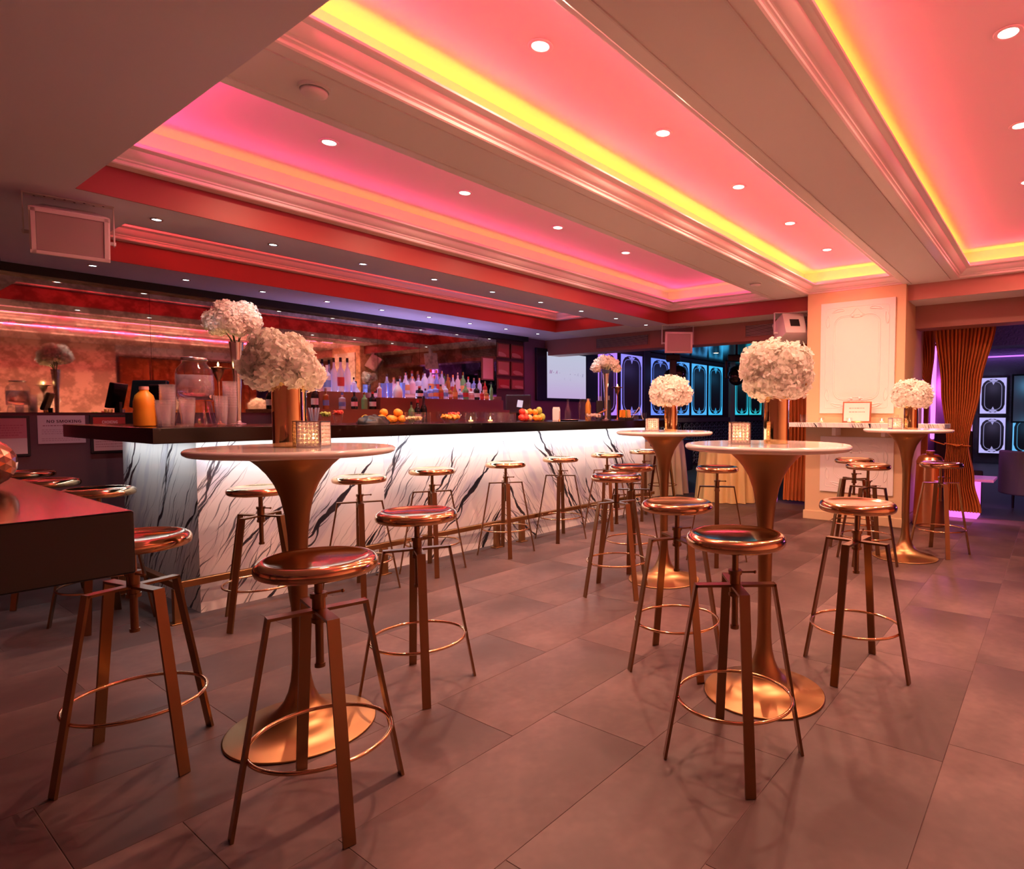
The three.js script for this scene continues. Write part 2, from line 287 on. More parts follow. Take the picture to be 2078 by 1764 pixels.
// --- column with carved panels
{
  const c = structure('column_1');
  part(c, 'shaft', block(6.83, 7.85, 0, SOFFIT, 1.305, 2.333, 0.004), M.beige);
  part(c, 'plinth', block(6.815, 7.865, 0, 0.1, 1.29, 2.348, 0.006), M.beige);
  const carve = (x, y0, y1, b0, b1, name) => {
    const p = part(c, name, block(x - 0.022, x + 0.002, y0, y1, b0, b1, 0.004), M.panelWhite), bm = (b0 + b1) / 2, g = [];
    const X = x - 0.022, line = (pts, r = 0.0045) => g.push(tube(pts.map(([b, y]) => V(X, y, b)), r, pts.length * 5, 6, true));
    const round = (m, k) => { const q = [], B0 = b0 + m, B1 = b1 - m, Y0 = y0 + m, Y1 = y1 - m; for (const [cb, cy, a0] of [[B0 + k, Y0 + k, Math.PI], [B1 - k, Y0 + k, 1.5 * Math.PI], [B1 - k, Y1 - k, 0], [B0 + k, Y1 - k, 0.5 * Math.PI]]) for (let i = 0; i <= 5; i++) { const a = a0 + i * Math.PI / 10; q.push([cb + k * Math.cos(a), cy + k * Math.sin(a)]); } return q; };
    line(round(0.06, 0.02), 0.003); line(round(0.15, 0.10)); line(round(0.165, 0.09), 0.003);
    for (const [ys, s] of [[y1, -1], [y0, 1]]) {
      const y = ys + s * 0.15;
      line([[bm - 0.09, y], [bm - 0.05, y - s * 0.02], [bm, y - s * 0.07], [bm + 0.05, y - s * 0.02], [bm + 0.09, y], [bm + 0.03, y + s * 0.025], [bm - 0.03, y + s * 0.025]]);
      for (const e of [-1, 1]) { g.push(ball(0.016, X, y + s * 0.012, -(bm + e * 0.045), 8).scale(1, 1, 1)); const cb = e < 0 ? b0 + 0.1 : b1 - 0.1; line([[cb - e * 0.02, ys + s * 0.11], [cb - e * 0.1, ys + s * 0.07], [cb - e * 0.16, ys + s * 0.09], [cb - e * 0.1, ys + s * 0.1]], 0.006); line([[cb + e * 0.01, ys + s * 0.14], [cb + e * 0.04, ys + s * 0.2], [cb + e * 0.02, ys + s * 0.27], [cb, ys + s * 0.2]], 0.006); }
    }
    part(p, 'carved_relief', g, M.panelWhite);
  };
  carve(6.83, 1.2, 2.41, 1.40, 2.175, 'carved_panel'); carve(6.83, 0.33, 0.945, 1.39, 2.16, 'carved_panel_001');
}
// --- antique mirror behind the bar, in seven sheets
{
  const m = thing('wall_mirror', 'wide mottled antique mirror in sheets on the wall behind the bar', 'mirror');
  const edges = [-2.6, -1.6, -0.35, 0.85, 2.052, 3.2, 4.351, 4.954, 6.29];
  for (let i = 0; i + 1 < edges.length; i++) part(m, i ? 'mirror_sheet_00' + i : 'mirror_sheet', block(edges[i] + 0.0015, edges[i + 1] - 0.0015, 1.2, 2.305, MIR - 0.012, MIR - 0.001), M.mirror);
}
// --- recessed lamps
{
  const can = lathe([[0.034, 0.0], [0.052, 0.0], [0.056, -0.004], [0.052, -0.007], [0.040, -0.007], [0.036, -0.003], [0.034, 0]], 28);
  const disc = new THREE.CylinderGeometry(0.0375, 0.0375, 0.003, 24).translate(0, -0.0035, 0);
  const lens = glow([1, 0.86, 0.62], 9);
  let first; const where = ['left', 'centre', 'right'], ord = ['nearest', 'second', 'third', 'fourth', 'farthest'];
  trays.forEach((t, k) => {
    for (let i = 0; i < t.n; i++) {
      const x = t.first + i * 1.003, at = [x, TOP, t.lamps], label = `warm recessed downlight, ${ord[i]} from the camera in the ${['tray beside the bar', 'middle ceiling tray', 'right-hand ceiling tray'][k]}`;
      if (!first) { first = thing('ceiling_downlight', label, 'downlight', at, 0, 'warm downlights in the ceiling trays'); part(first, 'trim_ring', can, M.paint); part(first, 'lens', disc, lens); }
      else copy(first, at, 0, label);
      spotLamp(LAMP.down, LAMP.downPower, [x, TOP - 0.012, t.lamps], [x, 0, t.lamps], 1.42, 1, 1.6);
    }
  });
  const lens2 = glow([0.9, 0.96, 1], 6), can2 = can.clone().scale(0.62, 1, 0.62), disc2 = disc.clone().scale(0.66, 1, 0.66);
  let s;
  const o9 = ['first', 'second', 'third', 'fourth', 'fifth', 'sixth', 'seventh', 'eighth', 'ninth'];
  for (const [row, b, x0, dx, nm] of [[0, 4.49, 1.4, 0.6735, 'the soffit above the bar stools'], [1, 6.305, 1.53, 0.6375, 'the soffit along the bar mirror']])
    for (let i = 0; i < 9; i++) {
      const x = x0 + dx * i, at = [x, LOW, b], label = `small white spotlight, ${o9[i]} from the near end in ${nm}`;
      if (!s) { s = thing('soffit_spotlight', label, 'spotlight', at, 0, 'small white spotlights over the bar'); part(s, 'trim_ring', can2, M.silver); part(s, 'lens', disc2, lens2); }
      else copy(s, at, 0, label);
      spotLamp(LAMP.spot, LAMP.spotPower, [x, LOW - 0.012, b], [x, 0, b], 0.62, 0.7, 1);
    }
}

// ================= bar =================
const COUNTER = 1.118;
{
  const b = thing('bar_counter', 'long bar with black marble top and white veined marble front lit from above', 'bar', [0, 0, 0]);
  const X0 = 1.45, X1 = 6.26, F = 4.15;
  part(b, 'carcass', [block(X0 + 0.02, X1 - 0.005, 0, 1.02, F + 0.02, F + 0.42), block(X0 + 0.02, X0 + 0.36, 0, 1.02, F + 0.42, 5.45)], M.black);
  // front slabs, mirrored veins along the far half
  const slab = (x0, x1, flip, off) => { const g = block(x0 + 0.001, x1 - 0.001, 0.0, 1.03, F, F + 0.02), uv = g.attributes.uv, p = g.attributes.position; for (let i = 0; i < p.count; i++) uv.setXY(i, ((flip ? -1 : 1) * p.getX(i) + off) / 2.4, p.getY(i) / 1.2); return g; };
  [[X0, 2.68, 0, 0.35], [2.68, 3.9, 0, 1.5], [3.9, 5.1, 1, 0.9], [5.1, X1, 1, 2.0]].forEach(([a, c, f, o], i) => part(b, i ? 'marble_slab_00' + i : 'marble_slab', slab(a, c, f, o), M.marble));
  const side = block(X0, X0 + 0.02, 0, 1.03, F + 0.0005, 5.45); { const uv = side.attributes.uv, p = side.attributes.position; for (let i = 0; i < p.count; i++) uv.setXY(i, (p.getZ(i) * -1 + 0.7) / -2.4, p.getY(i) / 1.2); }
  part(b, 'side_slab', side, M.marble);
  // L-shaped top
  const s = new THREE.Shape(); [[1.17, 3.9], [6.46, 3.9], [6.46, 4.78], [1.92, 4.78], [1.92, 5.6], [1.17, 5.6]].forEach(([x, y], i) => i ? s.lineTo(x, y) : s.moveTo(x, y)); s.closePath();
  const top = new THREE.ExtrudeGeometry(s, { depth: 0.078, bevelEnabled: true, bevelSize: 0.004, bevelThickness: 0.004, bevelSegments: 2 }); top.rotateX(-Math.PI / 2).translate(0, COUNTER - 0.082, 0);
  part(b, 'countertop', metres(top, 0.9), M.darkMarble);
  part(b, 'led_strip', [block(X0, X1, 1.026, 1.034, 4.04, 4.055), block(1.33, 1.345, 1.026, 1.034, 4.06, 5.4)], glow([0.95, 0.98, 1], 4));
  area(LAMP.bar, LAMP.barPower, [(X0 + X1) / 2, 1.022, 4.05], [(X0 + X1) / 2, 0.6, 4.16], X1 - X0, 0.016);
  area(LAMP.bar, LAMP.barPower * 0.45, [1.34, 1.022, 4.75], [1.45, 0.6, 4.75], 1.2, 0.016);
  // foot rail: square brass tube on posts with flanges
  const rail = part(b, 'foot_rail', [block(1.285, 6.3, 0.2, 0.238, 4.03, 4.068, 0.003), block(1.285, 1.323, 0.2, 0.238, 4.068, 5.3, 0.003)], M.brassSatin);
  [[1.304, 4.05], [2.6, 4.05], [3.72, 4.05], [4.03, 4.05], [5.3, 4.05], [6.2, 4.05], [1.304, 5.0]].forEach(([x, bb], i) => part(rail, i ? 'rail_post_00' + i : 'rail_post', [block(x - 0.026, x + 0.026, 0, 0.2, bb - 0.02, bb + 0.02, 0.003), block(x - 0.045, x + 0.045, 0, 0.008, bb - 0.036, bb + 0.036, 0.002)], M.brassSatin));
}
// back bar: stepped shelves under the mirror
{
  const b = thing('back_bar', 'dark stepped back bar cabinet holding the bottles below the mirror', 'cabinet');
  part(b, 'cabinet', block(2.6, 6.3, 0, 1.05, 6.1, MIR - 0.02), M.wood);
  part(b, 'lower_step', block(3.1, 5.95, 1.05, 1.24, 6.2, MIR - 0.015), M.wood);
  part(b, 'middle_step', block(4.02, 5.9, 1.24, 1.375, 6.27, MIR - 0.015), M.wood);
  part(b, 'upper_step', block(3.45, 6.1, 1.24, 1.435, 6.52, MIR - 0.015), M.wood);
  part(b, 'glow_strip', [block(4.05, 5.9, 1.3752, 1.379, 6.49, 6.52), block(3.5, 6.1, 1.4352, 1.439, 6.75, 6.79)], glow([0.5, 0.42, 1], 2.2));
  area([0.55, 0.45, 1], 22, [5.0, 1.385, 6.50], [5.0, 1.8, 6.35], 1.9, 0.03);
  area([0.55, 0.45, 1], 24, [4.8, 1.445, 6.77], [4.8, 1.9, 6.60], 2.5, 0.03);
}

// ================= tulip tables =================
const tableLabel = 'round white bar table on a brass tulip base';
function tulip(R, Rb, x, b, label) {
  const t = thing('tulip_table', label, 'table', [x, 0, b], 0, 'tall white tulip tables');
  const e = 0.028, r = R;
  part(t, 'tabletop', lathe([[0, 1.044], [r - 0.03, 1.044], [r - 0.012, 1.047], [r - 0.002, 1.054], [r, 1.060], [r - 0.002, 1.066], [r - 0.008, 1.0705], [r - 0.016, 1.072], [0, 1.072]], 72), M.quartz);
  const k = Rb / 0.2545;
  part(t, 'pedestal', lathe([[0, 1.044], [0.165 * k, 1.044], [0.160 * k, 1.036], [0.142 * k, 1.022], [0.122 * k, 1.004], [0.098 * k, 0.975], [0.074 * k, 0.935], [0.056, 0.885], [0.043, 0.82], [0.035, 0.74], [0.031, 0.64], [0.029, 0.52], [0.028, 0.40], [0.0285, 0.30], [0.031, 0.235], [0.036, 0.185], [0.046, 0.142], [0.062, 0.105], [0.086 * k, 0.073], [0.120 * k, 0.046], [0.165 * k, 0.026], [0.21 * k, 0.015], [0.2545 * k - 0.004, 0.009], [0.2545 * k, 0.006], [0.2545 * k, 0.001], [0, 0]], 64), M.brassSatin);
  return t;
}
const T1 = [1.135, 2.321], T2 = [2.444, 1.003], T3 = [3.704, 2.29], T4 = [5.465, 1.012];
tulip(0.35, 0.26, ...T1, 'round white bar table at the left with the double flower ball on it');
tulip(0.3435, 0.2545, ...T2, 'round white bar table right of the middle, in front of the column');
tulip(0.3435, 0.2545, ...T3, 'round white bar table standing just past the end of the bar');
tulip(0.3435, 0.2545, ...T4, 'round white bar table beside the column and the orange curtain');

// ================= stools =================
const stoolParts = (() => {
  const seat = lathe([[0, -0.034], [0.10, -0.036], [0.148, -0.043], [0.160, -0.043], [0.167, -0.038], [0.1705, -0.028], [0.170, -0.018], [0.165, -0.008], [0.157, -0.002], [0.148, 0.0], [0.139, -0.002], [0.128, -0.0075], [0.105, -0.0125], [0.06, -0.015], [0, -0.016]], 64);
  const leg = (a) => {
    const u = new THREE.Vector3(Math.cos(a), 0, -Math.sin(a)), side = new THREE.Vector3(-u.z, 0, u.x), p = (r, y) => u.clone().multiplyScalar(r).setY(y);
    const g = [bar(p(0.012, 0.607), p(0.139, 0.607), 0.034, 0.009, side), bar(p(0.1355, 0.6115), p(0.2415, 0.001), 0.034, 0.0095, side)];
    return mergeGeometries(g.map((q) => q.toNonIndexed()));
  };
  const legs = [0, 1, 2, 3].map((k) => leg(k * Math.PI / 2));
  const ring = new THREE.TorusGeometry(0.198, 0.0062, 10, 72).rotateX(Math.PI / 2).translate(0, 0.217, 0);
  const hub = merge([cyl(0.019, 0.019, 0.085, 20, 0, 0.568, 0), cyl(0.024, 0.024, 0.014, 20, 0, 0.645, 0), cyl(0.022, 0.022, 0.012, 20, 0, 0.570, 0)]);
  const lever = merge([new THREE.CylinderGeometry(0.0035, 0.0035, 0.05, 8).rotateZ(Math.PI / 2).translate(0.042, 0.652, 0.004), ball(0.006, 0.068, 0.652, 0.004, 8)]);
  return { seat, legs, ring, hub, lever };
})();
const spindleGeo = {};
function stool(x, b, yaw, h, label, group) {
  const t = thing('bar_stool', label, 'bar stool', [x, 0, b], -yaw * Math.PI / 180, group), s = stoolParts, k = Math.round(h * 1000);
  const sp = spindleGeo[k] ??= merge([cyl(0.0115, 0.0115, 0.30, 16, 0, h - 0.036 - 0.30, 0), cyl(0.015, 0.015, 0.012, 16, 0, h - 0.036 - 0.30, 0), cyl(0.03, 0.045, 0.01, 20, 0, h - 0.047, 0)]);
  part(t, 'seat', s.seat, M.brass, [0, h, 0]); part(t, 'spindle', sp, M.brassLeg); part(t, 'hub', s.hub, M.brassLeg); part(t, 'lever', s.lever, M.brassLeg);
  s.legs.forEach((g, i) => part(t, i ? 'leg_00' + i : 'leg', g, M.brassLeg));
  part(t, 'foot_ring', s.ring, M.brass);
  return t;
}
const G1 = 'brass stools around the tulip tables', G2 = 'brass stools along the bar front', G3 = 'brass stools at the left end of the bar';
stool(0.937, 1.80, 12.5, 0.768, 'brass stool in front of the left tulip table, nearest of all stools', G1);
stool(1.615, 2.262, 29, 0.776, 'brass stool to the right of the left tulip table', G1);
stool(0.697, 2.563, 77, 0.784, 'brass stool half hidden behind the corner of the dark marble table', G1);
stool(1.915, 0.894, 52, 0.790, 'brass stool with a dark seat in front of the middle tulip table', G1);
stool(2.906, 0.745, 5.5, 0.793, 'brass stool with a pink-lit seat right of the middle tulip table', G1);
stool(2.48, 1.46, 33, 0.784, 'brass stool left of the middle tulip table, overlapping the base of the table behind', G1);
stool(3.255, 2.385, 22, 0.795, 'brass stool in front of the tulip table past the bar, nearer of two overlapping seats', G1);
stool(3.87, 2.69, 60, 0.797, 'brass stool left of the tulip table past the bar, farther of two overlapping seats', G1);
stool(4.42, 2.23, 63, 0.772, 'brass stool in front of the gold skirted table, between two tulip tables', G1);
stool(5.68, 1.49, 38, 0.795, 'brass stool close to the column panel, farther of the pair there', G1);
stool(5.1, 1.23, 8, 0.797, 'brass stool left of the far right tulip table, nearer of the pair before the column', G1);
stool(5.78, 0.80, 66, 0.785, 'brass stool in front of the copper bin and orange curtain', G1);
const ordBar = ['nearest', 'second', 'third', 'fourth', 'fifth', 'sixth', 'farthest'];
[[1.62, 3.735, 65], [2.252, 3.768, 27.7], [2.883, 3.843, 30.7], [3.618, 3.824, 36], [4.339, 3.84, 55], [5.06, 3.83, 41], [5.76, 3.83, 62]].forEach(([x, b, y], i) => stool(x, b, y, i ? 0.783 : 0.775, `brass stool along the marble bar front, ${ordBar[i]} from the camera`, G2));
stool(1.06, 4.42, 30, 0.772, 'brass stool at the bar end, the one closest to the marble corner', G3);
stool(1.0, 5.25, 55, 0.772, 'brass stool at the bar end with a bright red seat, behind the dark table', G3);
stool(1.04, 6.05, 15, 0.778, 'brass stool against the dark wall below the framed notices', G3);
stool(7.1, 4.42, 12, 0.785, 'brass stool beside the gold skirted table, behind the tulip table stem', G1);

// ================= dark marble table in the near left corner =================
{
  const t = thing('marble_table', 'thick black marble table in the near left corner of the room', 'table', [-0.9, 0, 1.75]);
  part(t, 'tabletop', metres(block(-1.1, 1.217, 0.953, 1.05, -0.6, 0.75, 0.003), 0.9), M.darkMarble);
  [[-1.0, -0.45], [-1.0, 0.6], [0.72, 0.5]].forEach(([x, b], i) => part(t, i ? 'leg_00' + i : 'leg', block(x - 0.035, x + 0.035, 0, 0.953, b - 0.035, b + 0.035, 0.004), M.black));
}

// ================= flowers, vases, candles =================
const FACE = -0.951;                                       // turns local x to run along the room's diagonal
const onTop = ([x, b], r, t) => [x + 0.581 * r - 0.814 * t, b - 0.814 * r - 0.581 * t];
function flowerHead(r, k) {                                  // one hydrangea head: a globe of four-petalled florets
  const pos = [], n = Math.round(150 * (r / 0.07) ** 2 * 0.75) + 30, c = new THREE.Vector3(), u = new THREE.Vector3(), v = new THREE.Vector3(), a = new THREE.Vector3();
  for (let i = 0; i < n; i++) {
    const y = 1 - 2 * (i + 0.5) / n, f = i * 2.39996 + k, q = Math.sqrt(1 - y * y);
    c.set(q * Math.cos(f), y, q * Math.sin(f)).add(a.set(rr(-0.25, 0.25), rr(-0.25, 0.25), rr(-0.25, 0.25))).normalize();
    u.set(rr(-1, 1), rr(-1, 1), rr(-1, 1)).cross(c).normalize(); v.copy(c).cross(u);
    const s = rr(0.017, 0.027), o = c.clone().multiplyScalar(r * rr(0.82, 1.06)), tw = rr(0, 1.6);
    for (let p = 0; p < 4; p++) {
      const t = tw + p * Math.PI / 2, d = u.clone().multiplyScalar(Math.cos(t)).addScaledVector(v, Math.sin(t)), e = u.clone().multiplyScalar(-Math.sin(t)).addScaledVector(v, Math.cos(t)), up = rr(-0.1, 0.9) * s;
      const tip = o.clone().addScaledVector(d, s).addScaledVector(c, up), l = o.clone().addScaledVector(d, s * 0.55).addScaledVector(e, s * 0.48).addScaledVector(c, up * 0.7 + 0.002), m = o.clone().addScaledVector(d, s * 0.55).addScaledVector(e, -s * 0.48).addScaledVector(c, up * 0.7 + 0.002);
      pos.push(...o, ...m, ...l, ...m, ...tip, ...l);
    }
  }
  const g = new THREE.BufferGeometry(); g.setAttribute('position', new THREE.Float32BufferAttribute(pos, 3)); g.computeVertexNormals();
  const core = new THREE.IcosahedronGeometry(r * 0.8, 1); return merge([g, core]);
}
const headGeo = {};
function bouquet(label, [x, b], y, heads, neck, group = 'white hydrangea bunches') {
  const t = thing('hydrangea_bouquet', label, 'flowers', [x, y, b], FACE, group);
  heads.forEach(([dx, dy, dz, r], i) => { const k = Math.round(r * 200); const g = (headGeo[k + '_' + i % 2] ??= flowerHead(k / 200, i * 1.7)); const h = part(t, i ? 'flower_head_' + String(i).padStart(3, '0') : 'flower_head', g, M.petal, [dx, dy, dz]); h.rotation.set(i * 1.1, i * 2.3, 0); h.userData.kind = 'stuff'; });
  const stems = heads.slice(0, 6).map(([dx, dy, dz]) => tube([new THREE.Vector3(dx * 0.12, neck - 0.12, dz * 0.12), new THREE.Vector3(dx * 0.25, neck + 0.01, dz * 0.25), new THREE.Vector3(dx, dy, dz)], 0.0035, 8, 5));
  part(t, 'stems', stems, M.stem); return t;
}
function vase(label, [x, b], y, r, h, m = M.gold) {
  const t = thing('cylinder_vase', label, 'vase', [x, y, b], 0, 'gold cylinder vases on the tulip tables');
  part(t, 'body', lathe([[0, 0], [r - 0.003, 0], [r, 0.003], [r, h - 0.002], [r - 0.001, h], [r - 0.003, h], [r - 0.003, 0.012], [0, 0.012]], 48), m); return t;
}
const beadGeo = new THREE.IcosahedronGeometry(1, 1);
const crystal = phys([1, 0.86, 0.82], 0.08, 0, { transmission: 0.4, thickness: 0.01, ior: 1.6 });
const flameMat = glow([1, 0.62, 0.22], 14), wax = mat([0.9, 0.8, 0.65], 0.6, 0, { emissive: rgb(1, 0.45, 0.15), emissiveIntensity: 0.5 });
function flame(t, y, s = 1, power = 0.05) { part(t, 'tea_light', cyl(0.018 * s, 0.018 * s, 0.014, 20, 0, y, 0), wax); part(t, 'flame', lathe([[0, 0], [0.004, 0.004], [0.005, 0.010], [0.003, 0.018], [0, 0.026]].map(([a, c]) => [a * s, c * s]), 10).translate(0, y + 0.016, 0), flameMat); point([1, 0.55, 0.22], power, [0, y + 0.03, 0], 0.2, t); }
function crystalCube(label, [x, b], y, w, turn) {
  const t = thing('crystal_candle_holder', label, 'candle holder', [x, y, b], turn, 'beaded crystal candle cubes'), h = w * 1.08, g = [], n = 6, s = w / n;
  for (let f = 0; f < 4; f++) for (let i = 0; i < n; i++) for (let j = 0; j < n; j++) { const q = beadGeo.clone().scale(s * 0.5, s * 0.5, s * 0.42).translate((i + 0.5 - n / 2) * s, (j + 0.5) * s + 0.006, w / 2 - s * 0.4); g.push(q.rotateY(f * Math.PI / 2)); }
  const bd = part(t, 'bead_walls', g, crystal); bd.userData.kind = 'stuff';
  const k = w / 2, e = 0.0022, fr = []; for (const yy of [0.004, h]) for (let f = 0; f < 4; f++) fr.push(new THREE.BoxGeometry(w, 0.004, e * 2).translate(0, yy, k - e).rotateY(f * Math.PI / 2));
  for (const a of [-1, 1]) for (const c of [-1, 1]) fr.push(new THREE.BoxGeometry(e * 2, h, e * 2).translate(a * (k - e), h / 2, c * (k - e)));
  part(t, 'wire_frame', fr, M.silver); part(t, 'base_plate', new THREE.BoxGeometry(w * 0.96, 0.005, w * 0.96).translate(0, 0.0025, 0), M.silver);
  flame(t, 0.012, 1.1, 0.035); return t;
}
const dome = (w, y0, h, n = 9) => { const l = [], r = h * 0.36; for (let i = 0; i < n; i++) { const k = i < 5 ? 0 : i < 8 ? 1 : 2, m = [5, 3, 1][k], a = (i - [0, 5, 8][k]) / m * 6.283 + k * 0.6 + 0.3, R = [w / 2 - r * 1.0, w * 0.23, 0][k]; l.push([R * Math.cos(a), y0 + [r * 0.95, h * 0.58, h - r * 0.95][k], R * Math.sin(a) * 0.85, r * [0.98, 1.0, 0.95][k]]); } return l; };
const P1 = onTop(T1, -0.031, -0.02), P2 = onTop(T2, 0.041, 0.0), P3 = onTop(T3, 0.046, 0), P4 = onTop(T4, 0.025, 0);
vase('gold cylinder vase under the large double flower ball', P1, 1.072, 0.0585, 0.25);
vase('gold cylinder vase on the middle tulip table in front of the column', P2, 1.072, 0.052, 0.225);
vase('gold cylinder vase on the tulip table past the bar end', P3, 1.072, 0.047, 0.215);
vase('gold cylinder vase on the far right tulip table', P4, 1.072, 0.056, 0.22);
bouquet('large white hydrangea ball with a second lobe, on the left tulip table', P1, 1.072, [[-0.091, 0.301, 0.024, 0.062], [-0.066, 0.367, 0.0, 0.065], [-0.115, 0.343, -0.024, 0.05], [-0.02, 0.334, 0.044, 0.066], [0.001, 0.358, -0.024, 0.062], [0.051, 0.305, 0.016, 0.056], [0.059, 0.272, -0.024, 0.05], [-0.041, 0.277, 0.06, 0.05], [0.03, 0.265, 0.04, 0.042], [-0.107, 0.274, -0.016, 0.048], [-0.07, 0.265, 0.04, 0.042], [-0.02, 0.301, -0.056, 0.058]], 0.23);
bouquet('round white hydrangea ball in front of the white column panel', P2, 1.072, dome(0.285, 0.195, 0.232), 0.205);
bouquet('small white hydrangea dome on the tulip table past the bar end', P3, 1.072, dome(0.30, 0.19, 0.20), 0.195);
bouquet('small white hydrangea dome beside the orange curtain', P4, 1.072, dome(0.33, 0.185, 0.215), 0.2);
crystalCube('crystal bead candle cube beside the gold vase on the left tulip table', onTop(T1, 0.076, 0.015), 1.072, 0.088, FACE + 0.05);
crystalCube('crystal bead candle cube on the middle tulip table, left of its vase', onTop(T2, -0.12, 0.03), 1.072, 0.082, FACE - 0.06);
crystalCube('crystal bead candle cube on the tulip table past the bar end', onTop(T3, -0.088, 0.02), 1.072, 0.084, FACE + 0.1);
crystalCube('crystal bead candle cube on the far right tulip table', onTop(T4, -0.105, 0.0), 1.072, 0.082, FACE);
// tall silver trumpet vases with orange-lit flowers, and their candle stands, at both ends of the bar
function trumpet(label, [x, b], h, flowers, flabel) {
  const t = thing('trumpet_vase', label, 'vase', [x, COUNTER, b], 0, 'tall silver trumpet vases on the bar');
  part(t, 'body', lathe([[0, 0], [0.048, 0], [0.05, 0.004], [0.046, 0.008], [0.02, 0.014], [0.017, 0.03], [0.019, 0.1], [0.026, h * 0.6], [0.042, h - 0.01], [0.047, h], [0.044, h], [0.038, h - 0.02], [0, h * 0.7]], 40), M.silver);
  bouquet(flabel, [x, b], COUNTER, flowers, h, 'hydrangea bunches in the trumpet vases'); return t;
}
trumpet('tall silver trumpet vase on the near left end of the bar', [1.85, 4.56], 0.56, [[-0.12, 0.70, 0.02, 0.07], [-0.06, 0.76, 0, 0.075], [0.0, 0.70, 0.06, 0.08], [0.04, 0.755, -0.03, 0.075], [0.10, 0.70, 0.02, 0.07], [-0.08, 0.665, 0.06, 0.06], [0.06, 0.655, 0.06, 0.055], [0.0, 0.70, -0.08, 0.07]], 'white hydrangea bunch in the trumpet vase, behind the large flower ball');
trumpet('tall silver trumpet vase at the far end of the bar', [5.74, 4.36], 0.55, [[-0.115, 0.62, 0.02, 0.05], [-0.085, 0.665, 0, 0.055], [-0.025, 0.69, 0.03, 0.055], [0.035, 0.69, 0.0, 0.055], [0.09, 0.665, 0.02, 0.052], [0.125, 0.615, 0.0, 0.045], [0.0, 0.67, -0.07, 0.06]], 'orange-lit hydrangea fan in the trumpet vase before the violet panels');
function stand(label, [x, b], h) {
  const t = thing('candle_stand', label, 'candle stand', [x, COUNTER, b], 0, 'rose gold candle stands on the bar');
  part(t, 'stem', lathe([[0, 0], [0.045, 0], [0.045, 0.004], [0.014, 0.012], [0.007, 0.03], [0.006, h * 0.7], [0.012, h * 0.76], [0.03, h * 0.86], [0.036, h - 0.03], [0.07, h - 0.022], [0.07, h - 0.018], [0.034, h - 0.02], [0, h - 0.03]], 36), M.copper);
  flame(t, h - 0.026, 1.2, 0.06); return t;
}
stand('rose gold candle stand beside the near trumpet vase', onTop([1.85, 4.56], -0.075, 0.08), 0.40);
stand('rose gold candle stand right of the far trumpet vase', onTop([5.74, 4.36], 0.135, 0.02), 0.405);
// mosaic globe on the dark table
{
  const t = thing('mosaic_globe', 'rose gold mosaic glass globe on the dark marble table', 'candle holder', [0.235, 1.05, 1.72]);
  const g = new THREE.IcosahedronGeometry(0.052, 3).scale(1, 0.95, 1).toNonIndexed(); g.computeVertexNormals();
  part(t, 'globe', g.translate(0, 0.05, 0), mat([0.85, 0.45, 0.32], 0.12, 1)); part(t, 'rim', new THREE.TorusGeometry(0.021, 0.004, 8, 24).rotateX(Math.PI / 2).translate(0, 0.0965, 0), M.copper);
}

// ================= things on the bar =================
const onBar = (name, label, cat, x, b, group, turn = 0) => thing(name, label, cat, [x, COUNTER, b], turn, group);
{ // beverage jar on its stand
  let t = onBar('jar_stand', 'clear ribbed glass stand under the beverage jar', 'stand', 1.56, 4.45);
  part(t, 'body', lathe([[0.118, 0], [0.116, 0.003], [0.10, 0.06], [0.088, 0.13], [0.084, 0.15], [0.08, 0.152], [0.084, 0.13], [0.097, 0.06], [0.113, 0.003]], 28), M.glass);
  t = thing('beverage_jar', 'large clear glass jar with a silver lid, on the bar', 'jar', [1.56, COUNTER + 0.1525, 4.45]);
  part(t, 'jar_body', lathe([[0, 0], [0.09, 0], [0.1, 0.012], [0.102, 0.05], [0.102, 0.17], [0.096, 0.2], [0.072, 0.232], [0.066, 0.24], [0.066, 0.255], [0.063, 0.255], [0.063, 0.24], [0.092, 0.198], [0.098, 0.17], [0.098, 0.012], [0, 0.006]], 40), M.glass);
  part(t, 'reflection_fill', lathe([[0, 0.008], [0.092, 0.012], [0.0965, 0.06], [0.0965, 0.165], [0, 0.165]], 32), phys([0.95, 0.62, 0.64], 0.1, 0, { transmission: 0.75, thickness: 0.02 }));  // pink fill puts the reflection seen through the jar into colour
  part(t, 'lid', lathe([[0, 0.257], [0.07, 0.257], [0.072, 0.26], [0.072, 0.272], [0.068, 0.276], [0, 0.277]], 36), M.silver);
  part(t, 'tap', [cyl(0.012, 0.012, 0.03, 12).rotateX(Math.PI / 2).translate(0.05, 0.03, 0.08), cyl(0.006, 0.006, 0.03, 10, 0.058, 0.01, 0.118)], M.silver);
}
const cupGeo = lathe([[0, 0.001], [0.029, 0.001], [0.0295, 0.003], [0.041, 0.118], [0.043, 0.119], [0.043, 0.121], [0.040, 0.1195], [0.0285, 0.004], [0, 0.003]], 24);
function cups(label, x, b, n, k = 1, step = 0.016) {
  const t = onBar('cup_stack', label, 'cups', x, b, 'nested stacks of clear cups on the near end of the bar');
  for (let i = 0; i < n; i++) { const m = part(t, i ? 'cup_' + String(i).padStart(3, '0') : 'cup', cupGeo, M.cup, [0, i * step, 0]); m.scale.set(k, 1, k); }
}
cups('tall stack of clear cups right behind the orange juice bottle', 1.375, 4.33, 9); cups('tall stack of clear cups right of the beverage jar', 1.70, 4.3, 11);
cups('short stack of clear cups in front of the orange juice bottle', 1.30, 4.16, 3); cups('middle stack of clear cups between jar and tall stack', 1.61, 4.2, 5, 0.9); cups('short stack of clear cups nearest the bar corner, left of the jar', 1.42, 4.17, 4);
